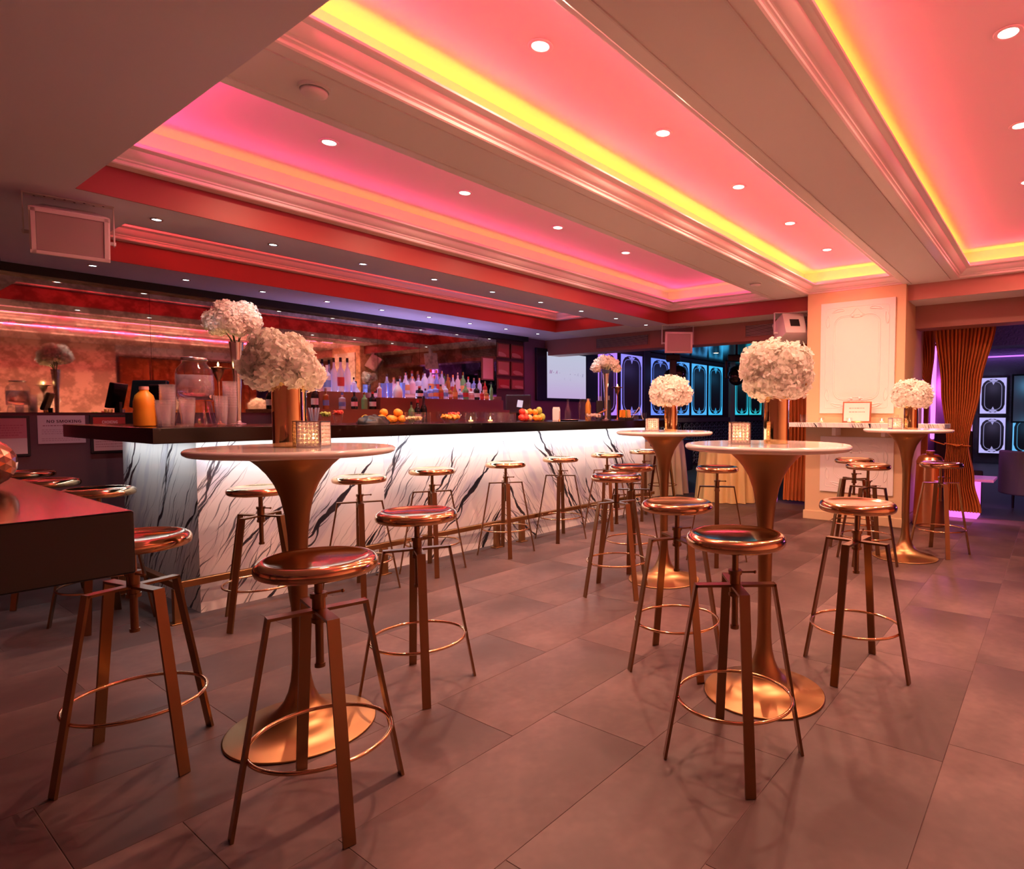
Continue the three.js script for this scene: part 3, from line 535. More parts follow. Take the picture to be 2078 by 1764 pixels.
function juiceBottle(label, x, b, r, h) {
  const t = onBar('juice_bottle', label, 'bottle', x, b, 'orange juice bottles on the bar');
  part(t, 'body', lathe([[0, 0], [r * 0.92, 0], [r, 0.008], [r, h * 0.38], [r * 0.94, h * 0.42], [r, h * 0.46], [r * 0.98, h * 0.62], [r * 0.8, h * 0.78], [r * 0.42, h * 0.88], [r * 0.4, h * 0.92], [0, h * 0.92]], 32), M.juice);
  part(t, 'cap', cyl(r * 0.44, r * 0.42, h * 0.08, 24, 0, h * 0.92, 0), mat([0.75, 0.45, 0.4], 0.5));
}
juiceBottle('orange juice bottle at the near left end of the bar', 1.275, 4.38, 0.055, 0.235); juiceBottle('orange juice bottle beside the pitcher at the far end', 5.70, 4.6, 0.036, 0.255);
// glasses
const tumbler = lathe([[0, 0], [0.034, 0], [0.036, 0.004], [0.04, 0.086], [0.0385, 0.087], [0.034, 0.012], [0, 0.010]], 24);
const wineGlass = lathe([[0, 0], [0.032, 0], [0.032, 0.002], [0.005, 0.006], [0.0038, 0.02], [0.004, 0.062], [0.016, 0.075], [0.032, 0.1], [0.034, 0.13], [0.029, 0.165], [0.028, 0.165], [0.032, 0.13], [0.03, 0.1], [0.014, 0.078], [0, 0.07]], 24);
const ordN = ['first', 'second', 'third', 'fourth', 'fifth', 'sixth', 'seventh', 'eighth', 'ninth', 'tenth', 'eleventh', 'twelfth', 'thirteenth', 'fourteenth', 'fifteenth', 'sixteenth', 'seventeenth', 'eighteenth', 'nineteenth', 'twentieth', 'twenty-first', 'twenty-second', 'twenty-third', 'twenty-fourth'];
[[2.99, 4.12], [3.07, 4.16], [3.02, 4.3], [3.12, 4.36], [3.84, 4.12], [3.91, 4.18], [3.98, 4.12], [4.04, 4.2], [6.12, 4.2], [6.21, 4.14], [6.25, 4.3]].forEach(([x, b], i) => part(onBar('tumbler_glass', `clear tumbler on the bar counter, ${ordN[i]} along the bar from the near end`, 'glass', x, b, 'clear tumblers on the bar counter'), 'bowl', tumbler, M.glass));
for (let i = 0; i < 14; i++) part(thing('wine_glass', `upturned stemmed glass in the back bar row, ${ordN[i]} from the left`, 'glass', [4.72 + 0.075 * i, 1.05, 6.15 - 0.02 * (i % 2)], 0, 'stemmed glasses along the back bar'), 'bowl', wineGlass, M.glass);
// bowls, fruit and garnishes
const bowlGeo = (r, h) => lathe([[0, 0], [r * 0.5, 0], [r * 0.55, 0.004], [r * 0.8, h * 0.45], [r, h], [r * 0.97, h], [r * 0.76, h * 0.45], [r * 0.5, 0.008], [0, 0.007]], 36);
function bowl(label, x, b, r, h, m = M.glass) { const t = onBar('glass_bowl', label, 'bowl', x, b, 'bowls of garnish along the bar'); part(t, 'bowl_body', bowlGeo(r, h), m); return t; }
const lump = (r, k, sy = 1) => { const g = new THREE.IcosahedronGeometry(r, 2), p = g.attributes.position; for (let i = 0; i < p.count; i++) { const s = 1 + 0.05 * Math.sin(p.getX(i) * 190 + k) * Math.sin(p.getY(i) * 170 + k * 2); p.setXYZ(i, p.getX(i) * s, p.getY(i) * s * sy, p.getZ(i) * s); } g.computeVertexNormals(); return g; };
const peel = { orange: mat([0.90, 0.33, 0.03], 0.45), lemon: mat([0.75, 0.55, 0.06], 0.45), red: mat([0.62, 0.05, 0.03], 0.35), green: mat([0.35, 0.40, 0.06], 0.45), peach: mat([0.90, 0.50, 0.22], 0.5) };
const stemNub = cyl(0.003, 0.002, 0.006, 6);
function fruit(kind, x, y, b, r, label) {
  const t = thing(kind === 'green' ? 'pear' : kind === 'red' ? 'apple' : kind === 'lemon' ? 'lemon' : 'orange', label, 'fruit', [x, COUNTER + y, b], rnd() * 6, 'loose fruit on the bar');
  part(t, 'flesh', lump(r, x * 30, kind === 'green' ? 1.2 : 0.97), peel[kind]); part(t, 'stem', stemNub.clone().translate(0, r * 0.95, 0), M.wood);
}
[['lemon', 2.75, 0.034, 4.5, 0.033], ['lemon', 2.805, 0.034, 4.47, 0.032], ['orange', 2.80, 0.035, 4.36, 0.035], ['orange', 2.845, 0.035, 4.41, 0.034], ['orange', 2.87, 0.033, 4.34, 0.033], ['orange', 2.835, 0.085, 4.38, 0.032], ['orange', 2.94, 0.033, 4.40, 0.033], ['orange', 2.985, 0.033, 4.36, 0.033], ['orange', 2.96, 0.085, 4.38, 0.033], ['orange', 3.0, 0.08, 4.42, 0.031],
  ['red', 4.13, 0.036, 4.14, 0.035], ['red', 4.20, 0.036, 4.16, 0.035], ['red', 4.165, 0.092, 4.17, 0.033], ['peach', 4.27, 0.034, 4.18, 0.033], ['peach', 4.23, 0.086, 4.20, 0.033], ['orange', 4.34, 0.034, 4.16, 0.033], ['orange', 4.41, 0.034, 4.18, 0.033], ['orange', 4.37, 0.09, 4.2, 0.032], ['green', 4.47, 0.04, 4.2, 0.034], ['green', 4.45, 0.105, 4.22, 0.032], ['orange', 4.31, 0.095, 4.21, 0.031]]
  .forEach(([k, x, y, b, r], i) => fruit(k, x, y, b, r, `${{ lemon: 'yellow lemon', orange: 'bright orange', red: 'red apple', peach: 'pale peach', green: 'green pear' }[k]}, ${ordN[i]} fruit along the bar counting from the near end`));
const slices = (n, r, y, mtl, t, name, s = 0.018) => { const g = []; for (let i = 0; i < n; i++) { const a = i * 2.4, q = r * Math.sqrt((i + 0.5) / n); g.push(new THREE.IcosahedronGeometry(s, 0).scale(1, 0.5, 0.8).rotateZ(i).rotateY(i * 2).translate(q * Math.cos(a), y + rr(-0.006, 0.012), q * Math.sin(a))); } const m = part(t, name, g, mtl); m.userData.kind = 'stuff'; };
{
  let t = bowl('glass bowl heaped with pale nuts on the front of the bar', 2.90, 4.08, 0.074, 0.056); slices(60, 0.058, 0.036, mat([0.78, 0.58, 0.30], 0.6), t, 'nuts', 0.012);
  t = bowl('wide glass bowl of orange slices on the front of the bar', 3.25, 4.08, 0.092, 0.072); slices(46, 0.07, 0.045, peel.orange, t, 'orange_slices', 0.022);
  t = bowl('glass bowl of red cherries behind the orange slices', 3.42, 4.25, 0.06, 0.085); slices(30, 0.045, 0.07, peel.red, t, 'cherries', 0.014);
  t = bowl('tall glass of lime wedges behind the crystal candle cube', 2.265, 4.2, 0.038, 0.085); slices(26, 0.028, 0.07, peel.green, t, 'lime_wedges', 0.014);
  t = bowl('glass of red berries right of the lime wedges', 2.355, 4.2, 0.038, 0.1); slices(30, 0.028, 0.08, peel.red, t, 'berries', 0.014);
  t = bowl('faceted glass ice bowl with tongs near the far end of the bar', 5.18, 4.1, 0.105, 0.085); slices(36, 0.075, 0.055, phys([0.95, 0.75, 0.65], 0.1, 0, { transmission: 0.6, thickness: 0.01 }), t, 'ice_cubes', 0.02);
  part(t, 'tongs', bar(new THREE.Vector3(0.02, 0.05, -0.02), new THREE.Vector3(0.12, 0.125, 0.09), 0.014, 0.004, new THREE.Vector3(0, 1, 0)), M.copper);
}
for (const [x, b, l] of [[3.48, 4.1, 'tea light in a round glass, left of the pair on the bar'], [3.70, 4.1, 'tea light in a round glass, right of the pair on the bar']]) { const t = onBar('glass_votive', l, 'candle', x, b, 'tea light glasses on the bar'); part(t, 'glass_body', lathe([[0, 0], [0.042, 0], [0.05, 0.02], [0.05, 0.06], [0.044, 0.082], [0.042, 0.082], [0.047, 0.06], [0.047, 0.02], [0.04, 0.006], [0, 0.006]], 28), M.glass); flame(t, 0.008, 1.1, 0.04); }
{ // sticks and straws
  const sticks = (label, x, b, col, n, cat) => { const t = onBar('garnish_glass', label, cat, x, b, 'garnish holders on the bar'); part(t, 'holder', tumbler, M.glass); const g = []; for (let i = 0; i < n; i++) { const a = i / n * 6.283, q = 0.02; g.push(bar(new THREE.Vector3(q * Math.cos(a), 0.012, q * Math.sin(a)), new THREE.Vector3(1.9 * q * Math.cos(a), 0.12, 1.9 * q * Math.sin(a)), 0.009, 0.006, new THREE.Vector3(1, 0, 0))); } part(t, 'sticks', g, col).userData.kind = 'stuff'; };
  sticks('glass of yellow garnish sticks behind the crystal candle cube', 2.29, 4.6, mat([0.72, 0.60, 0.2], 0.6), 7, 'glass'); sticks('glass of dark patterned straws beside the yellow sticks', 2.40, 4.62, mat([0.30, 0.28, 0.40], 0.5), 8, 'glass');
  const tr = onBar('garnish_tray', 'black garnish tray of orange and green sticks at the far bar end', 'tray', 5.88, 4.17); part(tr, 'tray_body', new RoundedBoxGeometry(0.19, 0.028, 0.1, 2, 0.006).translate(0, 0.014, 0), M.black);
  const row = (x0, c, n) => { const g = []; for (let i = 0; i < n; i++) g.push(new THREE.BoxGeometry(0.009, rr(0.075, 0.1), 0.009).rotateZ(rr(-0.2, 0.2)).translate(x0 + (i % 4) * 0.011, 0.075, -0.03 + 0.016 * Math.floor(i / 4))); part(tr, 'sticks', g, c).userData.kind = 'stuff'; };
  row(-0.08, peel.orange, 16); row(-0.025, peel.green, 12); row(0.03, peel.peach, 16);
  const mt = onBar('bar_mat', 'crumpled black bar towel lying on the bar in front of the fruit', 'towel', 2.63, 4.2); const g = new THREE.SphereGeometry(1, 24, 12, 0, 6.3, 0, Math.PI / 2), p = g.attributes.position; for (let i = 0; i < p.count; i++) { const s = 1 + 0.18 * Math.sin(p.getX(i) * 7 + 1) * Math.cos(p.getZ(i) * 9); p.setXYZ(i, p.getX(i) * 0.12 * s, p.getY(i) * 0.062 * s, p.getZ(i) * 0.09 * s); } g.computeVertexNormals(); part(mt, 'cloth', g, M.black);
  const st = onBar('serving_tray', 'flat silver tray near the far end of the bar', 'tray', 4.84, 4.16); part(st, 'tray_body', lathe([[0, 0], [0.09, 0], [0.105, 0.012], [0.106, 0.016], [0.102, 0.014], [0.088, 0.004], [0, 0.004]], 40), M.silver);
  const pt = onBar('water_pitcher', 'clear glass water pitcher beside the orange juice bottle', 'pitcher', 5.52, 4.5); part(pt, 'body', lathe([[0, 0], [0.06, 0], [0.068, 0.01], [0.075, 0.1], [0.062, 0.17], [0.066, 0.25], [0.063, 0.25], [0.059, 0.17], [0.071, 0.1], [0.064, 0.012], [0, 0.008]], 32), M.glass); part(pt, 'handle', tube([new THREE.Vector3(-0.06, 0.21, 0), new THREE.Vector3(-0.11, 0.2, 0), new THREE.Vector3(-0.115, 0.12, 0), new THREE.Vector3(-0.072, 0.08, 0)], 0.006, 16, 8), M.glass);
  const dc = onBar('decanter', 'slim clear decanter behind the silver tray', 'decanter', 5.12, 4.42); part(dc, 'body', lathe([[0, 0], [0.034, 0], [0.036, 0.006], [0.036, 0.1], [0.014, 0.16], [0.012, 0.215], [0.017, 0.22], [0.015, 0.22], [0.01, 0.214], [0.012, 0.16], [0.033, 0.1], [0.032, 0.01], [0, 0.008]], 28), M.glass); part(dc, 'stopper', ball(0.015, 0, 0.233, 0, 12), M.glass);
  const bx = onBar('napkin_holder', 'orange-lit white card box of napkins behind the silver tray', 'napkins', 5.02, 4.5, undefined, FACE); part(bx, 'box', new RoundedBoxGeometry(0.08, 0.13, 0.06, 1, 0.003).translate(0, 0.065, 0), M.paper); part(bx, 'napkins', new THREE.BoxGeometry(0.07, 0.02, 0.05).translate(0, 0.138, 0), M.paper);
  for (const [x, b, h, l] of [[5.93, 4.6, 0.235, 'left'], [6.09, 4.6, 0.245, 'right']]) { const q = onBar('bar_caddy', `black upright bar caddy bin, ${l} one of two at the far end`, 'caddy', x, b, 'black bins at the far bar end', FACE); part(q, 'bin', new RoundedBoxGeometry(0.085, h, 0.085, 2, 0.005).translate(0, h / 2, 0), M.black); part(q, 'straws', [0, 1, 2, 3].map((i) => cyl(0.003, 0.003, 0.06, 6, -0.02 + i * 0.013, h - 0.005, 0)), M.paper); }
  const np = onBar('folded_napkin', 'folded pale napkin standing at the far right end of the bar', 'napkin', 6.37, 4.35, undefined, FACE); part(np, 'cloth', [bar(new THREE.Vector3(-0.07, 0.001, 0), new THREE.Vector3(0.03, 0.16, 0), 0.09, 0.006, new THREE.Vector3(0, 0, 1)), bar(new THREE.Vector3(0.08, 0.001, 0), new THREE.Vector3(0.03, 0.16, 0), 0.09, 0.006, new THREE.Vector3(0, 0, 1))], M.paper);
  const pn = onBar('table_pen', 'slim upright gold pen stand on the bar front', 'pen', 4.62, 4.1); part(pn, 'stand', cyl(0.012, 0.008, 0.02, 14), M.gold); part(pn, 'pen', cyl(0.003, 0.002, 0.085, 8, 0, 0.018, 0), M.copper);
}
// order terminals
function terminal(label, x, y, b, turn, s, lit) {
  const t = thing('order_terminal', label, 'terminal', [x, y, b], turn, 'order terminals behind the bar');
  part(t, 'foot', new RoundedBoxGeometry(0.2 * s, 0.03, 0.18 * s, 2, 0.008).translate(0, 0.015, 0), M.black); part(t, 'neck', new THREE.BoxGeometry(0.06 * s, 0.14 * s, 0.04 * s).translate(0, 0.03 + 0.06 * s, -0.02), M.black);
  const h = part(t, 'monitor', new RoundedBoxGeometry(0.32 * s, 0.25 * s, 0.045 * s, 2, 0.012).rotateX(-0.3).translate(0, 0.03 + 0.22 * s, 0), mat([0.03, 0.032, 0.036], 0.4));
  part(h, 'display', new THREE.BoxGeometry(0.28 * s, 0.205 * s, 0.004).translate(0, 0, 0.0235 * s).rotateX(-0.3).translate(0, 0.03 + 0.22 * s, 0), lit ? mat([0.02, 0.02, 0.025], 0.3) : M.blackGloss);
  if (lit) part(h, 'lit_note', new THREE.BoxGeometry(0.07 * s, 0.095 * s, 0.004).rotateZ(-0.15).translate(0.02 * s, 0, 0.026 * s).rotateX(-0.3).translate(0, 0.03 + 0.22 * s, 0), mat([0.7, 0.75, 0.8], 0.5, 0, { emissive: rgb(0.6, 0.7, 0.85), emissiveIntensity: 0.5 }));
}
terminal('black order terminal behind the orange juice bottle, seen with its dark screen', 1.63, COUNTER, 5.3, FACE - 0.25, 0.75, false);
terminal('black order terminal with a small lit note at the far end of the back bar', 6.14, 1.05, 6.22, FACE + 0.15, 1.1, true);
{ const t = thing('order_terminal', 'black order terminal against the mirror, left of the beverage jar', 'terminal', [1.9, 0, 6.4], FACE); part(t, 'pedestal', block(-0.12, 0.12, 0, 1.2, -0.12, 0.12, 0.006), M.black); part(t, 'monitor', new RoundedBoxGeometry(0.3, 0.24, 0.04, 2, 0.01).rotateX(-0.2).translate(0, 1.36, 0), M.blackGloss); part(t, 'neck', new THREE.BoxGeometry(0.06, 0.12, 0.04).translate(0, 1.24, -0.01), M.black); }
// bottles
const shapes = {
  tall: [[0, 0], [0.46, 0], [0.5, 0.012], [0.5, 0.58], [0.46, 0.65], [0.24, 0.73], [0.17, 0.77], [0.17, 0.90], [0, 0.90]],
  square: [[0, 0], [0.48, 0], [0.5, 0.01], [0.5, 0.62], [0.44, 0.68], [0.2, 0.71], [0.17, 0.74], [0.17, 0.88], [0, 0.88]],
  pear: [[0, 0], [0.44, 0], [0.5, 0.03], [0.5, 0.32], [0.42, 0.48], [0.2, 0.66], [0.14, 0.74], [0.14, 0.9], [0, 0.9]],
  wine: [[0, 0], [0.48, 0], [0.5, 0.012], [0.5, 0.55], [0.4, 0.64], [0.2, 0.72], [0.18, 0.9], [0, 0.9]],
  tumbler: [[0, 0], [0.4, 0], [0.43, 0.02], [0.5, 1], [0.47, 1], [0.4, 0.04], [0, 0.03]],
};
const bottleGlass = { clear: phys([0.90, 0.90, 1], 0.16, 0, { transmission: 0.55, thickness: 0 }), frost: mat([0.72, 0.72, 0.86], 0.5), pink: phys([1, 0.75, 0.78], 0.15, 0, { transmission: 0.5, thickness: 0 }), blue: phys([0.45, 0.65, 1], 0.15, 0, { transmission: 0.45, thickness: 0 }), green: phys([0.25, 0.55, 0.22], 0.15, 0, { transmission: 0.3, thickness: 0 }), amber: phys([0.55, 0.20, 0.05], 0.12, 0, { transmission: 0.3, thickness: 0 }), dark: mat([0.015, 0.015, 0.012], 0.1), white: mat([0.85, 0.78, 0.82], 0.35), red: mat([0.5, 0.03, 0.02], 0.2) };
const capM = { black: M.black, silver: M.silver, gold: M.gold, red: mat([0.6, 0.06, 0.04], 0.4), orange: mat([0.75, 0.25, 0.08], 0.4), white: M.paper, blue: mat([0.1, 0.2, 0.6], 0.4) };
const labM = { white: M.paper, pink: mat([0.85, 0.5, 0.5], 0.7), red: mat([0.6, 0.05, 0.04], 0.6), blue: mat([0.2, 0.35, 0.8], 0.6), orange: mat([0.8, 0.35, 0.12], 0.6), black: M.black, none: null };
const names = { clear: 'clear glass', frost: 'frosted lilac', pink: 'pink clear', blue: 'pale blue', green: 'green', amber: 'amber', dark: 'dark', white: 'milky white', red: 'red' };
const bottleGeo = {};
function bottle([x, y0, b, w, y1, shape, glassName, cap, lab], label, group) {
  const h = y1 - y0, t = thing(shape === 'tumbler' ? 'tall_glass' : 'bottle', label, shape === 'tumbler' ? 'glass' : 'bottle', [x, y0, b], rnd() * 6, group);
  const g = bottleGeo[[shape, w, h].join()] ??= lathe(shapes[shape].map(([r, y]) => [r * w, y * h]), shape === 'square' ? 28 : 22);
  part(t, 'glass_body', g, bottleGlass[glassName]);
  if (shape === 'tumbler') return;
  const [nr, ny] = shapes[shape].at(-2); part(t, 'cap', cyl(nr * w * 1.12, nr * w * 1.06, h * (1 - ny) + h * 0.03, 16, 0, h * (ny - 0.03), 0), capM[cap]);
  if (labM[lab]) part(t, 'paper_label', new THREE.CylinderGeometry(w * 0.508, w * 0.508, h * 0.26, 24, 1, true, 0, 6.283).translate(0, h * 0.3, 0), labM[lab]);
}
const US = 1.435, MS = 1.375, LS = 1.24, up = 'bottles on the upper back bar step', lo = 'bottles on the lower back bar step';
const upper = [[3.52, 0.066, 1.76, 'tall', 'pink', 'black', 'pink'], [3.60, 0.078, 1.73, 'tall', 'frost', 'white', 'blue'], [3.68, 0.066, 1.815, 'wine', 'clear', 'black', 'none'], [3.76, 0.073, 1.825, 'wine', 'clear', 'black', 'red'], [3.84, 0.068, 1.825, 'wine', 'clear', 'black', 'none'], [3.915, 0.05, 1.61, 'square', 'clear', 'black', 'none'],
  [4.60, 0.098, 1.70, 'pear', 'frost', 'silver', 'orange'], [4.70, 0.075, 1.66, 'tall', 'pink', 'orange', 'none'], [4.79, 0.085, 1.68, 'square', 'clear', 'silver', 'white'], [4.885, 0.08, 1.745, 'tall', 'frost', 'black', 'none'], [4.975, 0.077, 1.765, 'tall', 'frost', 'red', 'orange'], [5.065, 0.08, 1.76, 'pear', 'blue', 'orange', 'red'], [5.15, 0.072, 1.755, 'tall', 'clear', 'silver', 'white'], [5.245, 0.07, 1.715, 'wine', 'amber', 'gold', 'none'], [5.33, 0.06, 1.71, 'wine', 'clear', 'orange', 'red'], [5.41, 0.067, 1.745, 'tall', 'pink', 'silver', 'none'], [5.50, 0.074, 1.755, 'tall', 'green', 'gold', 'orange'], [5.59, 0.068, 1.70, 'square', 'clear', 'red', 'pink'], [5.69, 0.069, 1.685, 'square', 'blue', 'silver', 'white'], [5.79, 0.063, 1.69, 'tall', 'clear', 'orange', 'none'], [5.89, 0.063, 1.65, 'wine', 'red', 'gold', 'orange']];
upper.forEach(([x, w, y, s, g, c, l], i) => bottle([x, US, 6.63, w, y, s, g, c, l], `${names[g]} bottle with ${c} cap, ${ordN[i]} from the left on the upper back bar step`, up));
const lower = [[4.08, 0.051, 1.545, 'tall', 'white', 'white', 'none'], [4.32, 0.108, 1.60, 'pear', 'white', 'black', 'none'], [4.62, 0.09, 1.525, 'square', 'dark', 'red', 'white'], [4.705, 0.06, 1.50, 'square', 'blue', 'black', 'blue'], [4.775, 0.074, 1.54, 'tall', 'blue', 'blue', 'white'], [4.855, 0.08, 1.56, 'square', 'blue', 'silver', 'orange'], [4.935, 0.07, 1.56, 'wine', 'amber', 'black', 'red'], [5.01, 0.066, 1.57, 'tall', 'clear', 'silver', 'blue'], [5.085, 0.057, 1.525, 'tall', 'amber', 'gold', 'pink'], [5.16, 0.068, 1.595, 'pear', 'amber', 'white', 'orange'], [5.24, 0.072, 1.515, 'square', 'clear', 'blue', 'blue'], [5.33, 0.08, 1.585, 'wine', 'green', 'silver', 'red'], [5.425, 0.086, 1.52, 'square', 'white', 'red', 'pink'], [5.52, 0.08, 1.585, 'tall', 'dark', 'black', 'white'], [5.61, 0.06, 1.50, 'square', 'red', 'black', 'red'], [5.69, 0.066, 1.51, 'square', 'amber', 'orange', 'orange'], [5.78, 0.048, 1.63, 'wine', 'green', 'black', 'none']];
lower.forEach(([x, w, y, s, g, c, l], i) => bottle([x, MS, 6.38, w, y, s, g, c, l], `${names[g]} bottle with ${c} cap, ${ordN[i]} from the left on the lower back bar step`, lo));
[[4.165, 0.064, 1.545], [4.245, 0.064, 1.55], [4.42, 0.06, 1.56]].forEach(([x, w, y], i) => bottle([x, MS, 6.43, w, y, 'tumbler', 'blue'], `tall violet-lit glass, ${ordN[i]} from the left beside the milky white bottle`, 'tall glasses on the lower step'));
[[3.30, 0.07, 1.50, 'wine', 'dark', 'black', 'white'], [3.42, 0.06, 1.46, 'square', 'amber', 'silver', 'blue'], [3.60, 0.07, 1.42, 'square', 'clear', 'blue', 'blue'], [3.74, 0.066, 1.43, 'tall', 'dark', 'black', 'pink'], [3.86, 0.066, 1.43, 'wine', 'green', 'gold', 'none'], [3.96, 0.075, 1.44, 'wine', 'dark', 'red', 'white']].forEach(([x, w, y, s, g, c, l], i) => bottle([x, LS, 6.33, w, y, s, g, c, l], `${names[g]} bottle with ${c} cap, ${ordN[i]} of the short row below the three black-necked bottles`, 'short bottles on the left step'));
[[4.425, 0.08, 1.36, 'wine', 'dark', 'red', 'white'], [4.51, 0.075, 1.40, 'wine', 'dark', 'black', 'none'], [4.34, 0.07, 1.33, 'tall', 'green', 'black', 'none']].forEach(([x, w, y, s, g, c, l], i) => bottle([x, 1.05, 6.15, w, y, s, g, c, l], `large ${names[g]} bottle with ${c} cap standing low before the white bottle`, 'large low bottles'));

// ================= walls: screen, pictures, notices =================
{
  const t = thing('wall_screen', 'large black wall screen showing a pale picture with handwritten letters', 'screen', [7.87, 1.40, MIR - 0.03]);
  part(t, 'frame', new RoundedBoxGeometry(1.57, 0.84, 0.05, 2, 0.006).translate(0, 0.42, 0.026), mat([0.01, 0.014, 0.03], 0.25));
  const pic = sheet(512, 384, (c, w, h) => {
    const g = c.createLinearGradient(0, 0, 0, h); g.addColorStop(0, '#b7bcd0'); g.addColorStop(0.55, '#b9b4cf'); g.addColorStop(1, '#b79fca'); c.fillStyle = g; c.fillRect(0, 0, w, h);
    const put = (s, x, y, col, size = 40) => { c.fillStyle = col; c.font = `italic ${size}px sans-serif`; c.fillText(s, x, y); };
    put('M', 24, 178, '#7a2a70'); put('•', 72, 176, '#6a2a60', 26); put('A', 104, 178, '#8a4a86'); put('•', 150, 176, '#6a5a80', 22); put('•', 288, 182, '#53406a', 26); put('•', 352, 182, '#53406a', 26); put('A', 384, 186, '#9c98b8'); put('•', 430, 184, '#9590b0', 22); put('X', 452, 190, '#77709a'); put('K', 210, 226, '#a09cba', 26); put('G', 286, 228, '#a39fbd', 26);
  });
  part(t, 'picture', new THREE.BoxGeometry(0.99, 0.745, 0.004).translate(-0.055, 0.418, 0.053), mat([0.02, 0.02, 0.02], 0.4, 0, { emissive: rgb(1, 1, 1), emissiveMap: pic, emissiveIntensity: 0.95 }));
  area([0.8, 0.8, 1], 0.5, [7.815, 1.82, MIR - 0.095], [7.815, 1.82, 5], 0.95, 0.7);
}
const framedPrint = (label, x0, x1, y0, y1, seedK, dark) => {
  const t = thing('framed_picture', label, 'picture', [(x0 + x1) / 2, y0, 6.835 - (dark ? 0 : 0)], 0, 'small framed pictures at the end of the mirror'), w = x1 - x0, h = y1 - y0;
  part(t, 'frame', new RoundedBoxGeometry(w, h, 0.02, 1, 0.004).translate(0, h / 2, 0.012), M.wood);
  const c = sheet(64, 64, (q) => { q.fillStyle = ['#b5554a', '#b03a30', '#c08078', '#a84a42', '#b84038', '#c07068'][seedK]; q.fillRect(0, 0, 64, 64); q.fillStyle = 'rgba(240,220,215,.45)'; q.beginPath(); q.ellipse(18 + seedK * 5, 54, 30, 12, 0.2, 0, 7); q.fill(); });
  part(t, 'print', new THREE.BoxGeometry(w - 0.036, h - 0.036, 0.003).translate(0, h / 2, 0.0235), mat([1, 1, 1], 0.5, 0, { map: c }));
};
[[6.30, 6.55, 2.03, 2.25], [6.58, 6.845, 2.03, 2.25], [6.30, 6.55, 1.765, 1.985], [6.58, 6.845, 1.765, 1.985], [6.30, 6.55, 1.56, 1.72], [6.58, 6.845, 1.56, 1.72]].forEach(([a, b, c, d], i) => framedPrint(`small dark-framed red picture, ${['top', 'middle', 'bottom'][i >> 1]} row, ${i % 2 ? 'beside the purple wall' : 'next to the mirror'}`, a, b, c, d, i));
{
  const t = thing('menu_sheet', 'red-lit pink menu sheet fixed on the mirror near its end', 'menu', [6.12, 1.68, MIR - 0.012]);
  part(t, 'backing', new THREE.BoxGeometry(0.235, 0.34, 0.006).translate(0, 0.17, 0.004), M.wood); part(t, 'sheet', new THREE.BoxGeometry(0.19, 0.30, 0.003).translate(0, 0.17, 0.009), mat([0.75, 0.38, 0.36], 0.6));
}
function notice(label, x0, x1, y0, y1, framed, draw) {
  const w = x1 - x0, h = y1 - y0, t = thing('wall_notice', label, 'notice', [(x0 + x1) / 2, y0, MIR], 0, 'notices on the dark wall below the mirror');
  if (framed) part(t, 'frame', new RoundedBoxGeometry(w + 0.04, h + 0.04, 0.018, 1, 0.003).translate(0, h / 2, 0.0095), M.black);
  part(t, 'sheet', new THREE.BoxGeometry(w, h, 0.004).translate(0, h / 2, framed ? 0.02 : 0.0025), mat([0.9, 0.9, 0.9], 0.45, 0, { map: sheet(384, 320, draw) }));
}
const scribble = (c, x, y, w, n, dy, col) => { c.fillStyle = col; for (let i = 0; i < n; i++) for (let p = x; p < x + w - 20 * rnd();) { const l = 6 + 18 * rnd(); c.fillRect(p, y + i * dy, l, dy * 0.3); p += l + 6; } };
notice('black-framed notice with a large red field, leftmost below the mirror', 0.87, 1.197, 0.864, 1.153, true, (c, w, h) => { c.fillStyle = '#d8cfd4'; c.fillRect(0, 0, w, h); c.fillStyle = '#b9788a'; c.fillRect(0, 0, w, h * 0.56); scribble(c, 150, 60, 200, 5, 22, '#a0506a'); });
notice('NO SMOKING notice on plain white paper below the mirror', 1.265, 1.567, 0.94, 1.175, false, (c, w, h) => {
  c.fillStyle = '#cdbfc8'; c.fillRect(0, 0, w, h); c.fillStyle = '#2a1018'; c.font = 'bold 44px sans-serif'; c.textAlign = 'center'; c.fillText('NO SMOKING', w * 0.55, 84); scribble(c, 40, 112, 300, 1, 26, '#7a3a4a'); scribble(c, 30, 160, 180, 3, 22, '#a58a98');
  c.beginPath(); c.arc(w * 0.72, 200, 44, 0, 7); c.strokeStyle = '#9a3a48'; c.lineWidth = 12; c.stroke(); c.fillStyle = '#6a3040'; c.fillRect(w * 0.66, 195, 48, 9); c.beginPath(); c.moveTo(w * 0.64, 232); c.lineTo(w * 0.8, 168); c.stroke(); scribble(c, 30, 260, 320, 2, 22, '#a58a98');
});
notice('black-framed notice with a red heading, partly behind the counter end', 1.616, 1.846, 0.865, 1.158, true, (c, w, h) => { c.fillStyle = '#d8a8a8'; c.fillRect(0, 0, w, h); c.fillStyle = '#c04038'; c.fillRect(0, 0, w, 90); c.fillStyle = '#f0d8d4'; c.font = 'bold 40px sans-serif'; c.textAlign = 'center'; c.fillText('CHOKING', w / 2, 60); scribble(c, 20, 110, 340, 8, 24, '#a86a70'); });

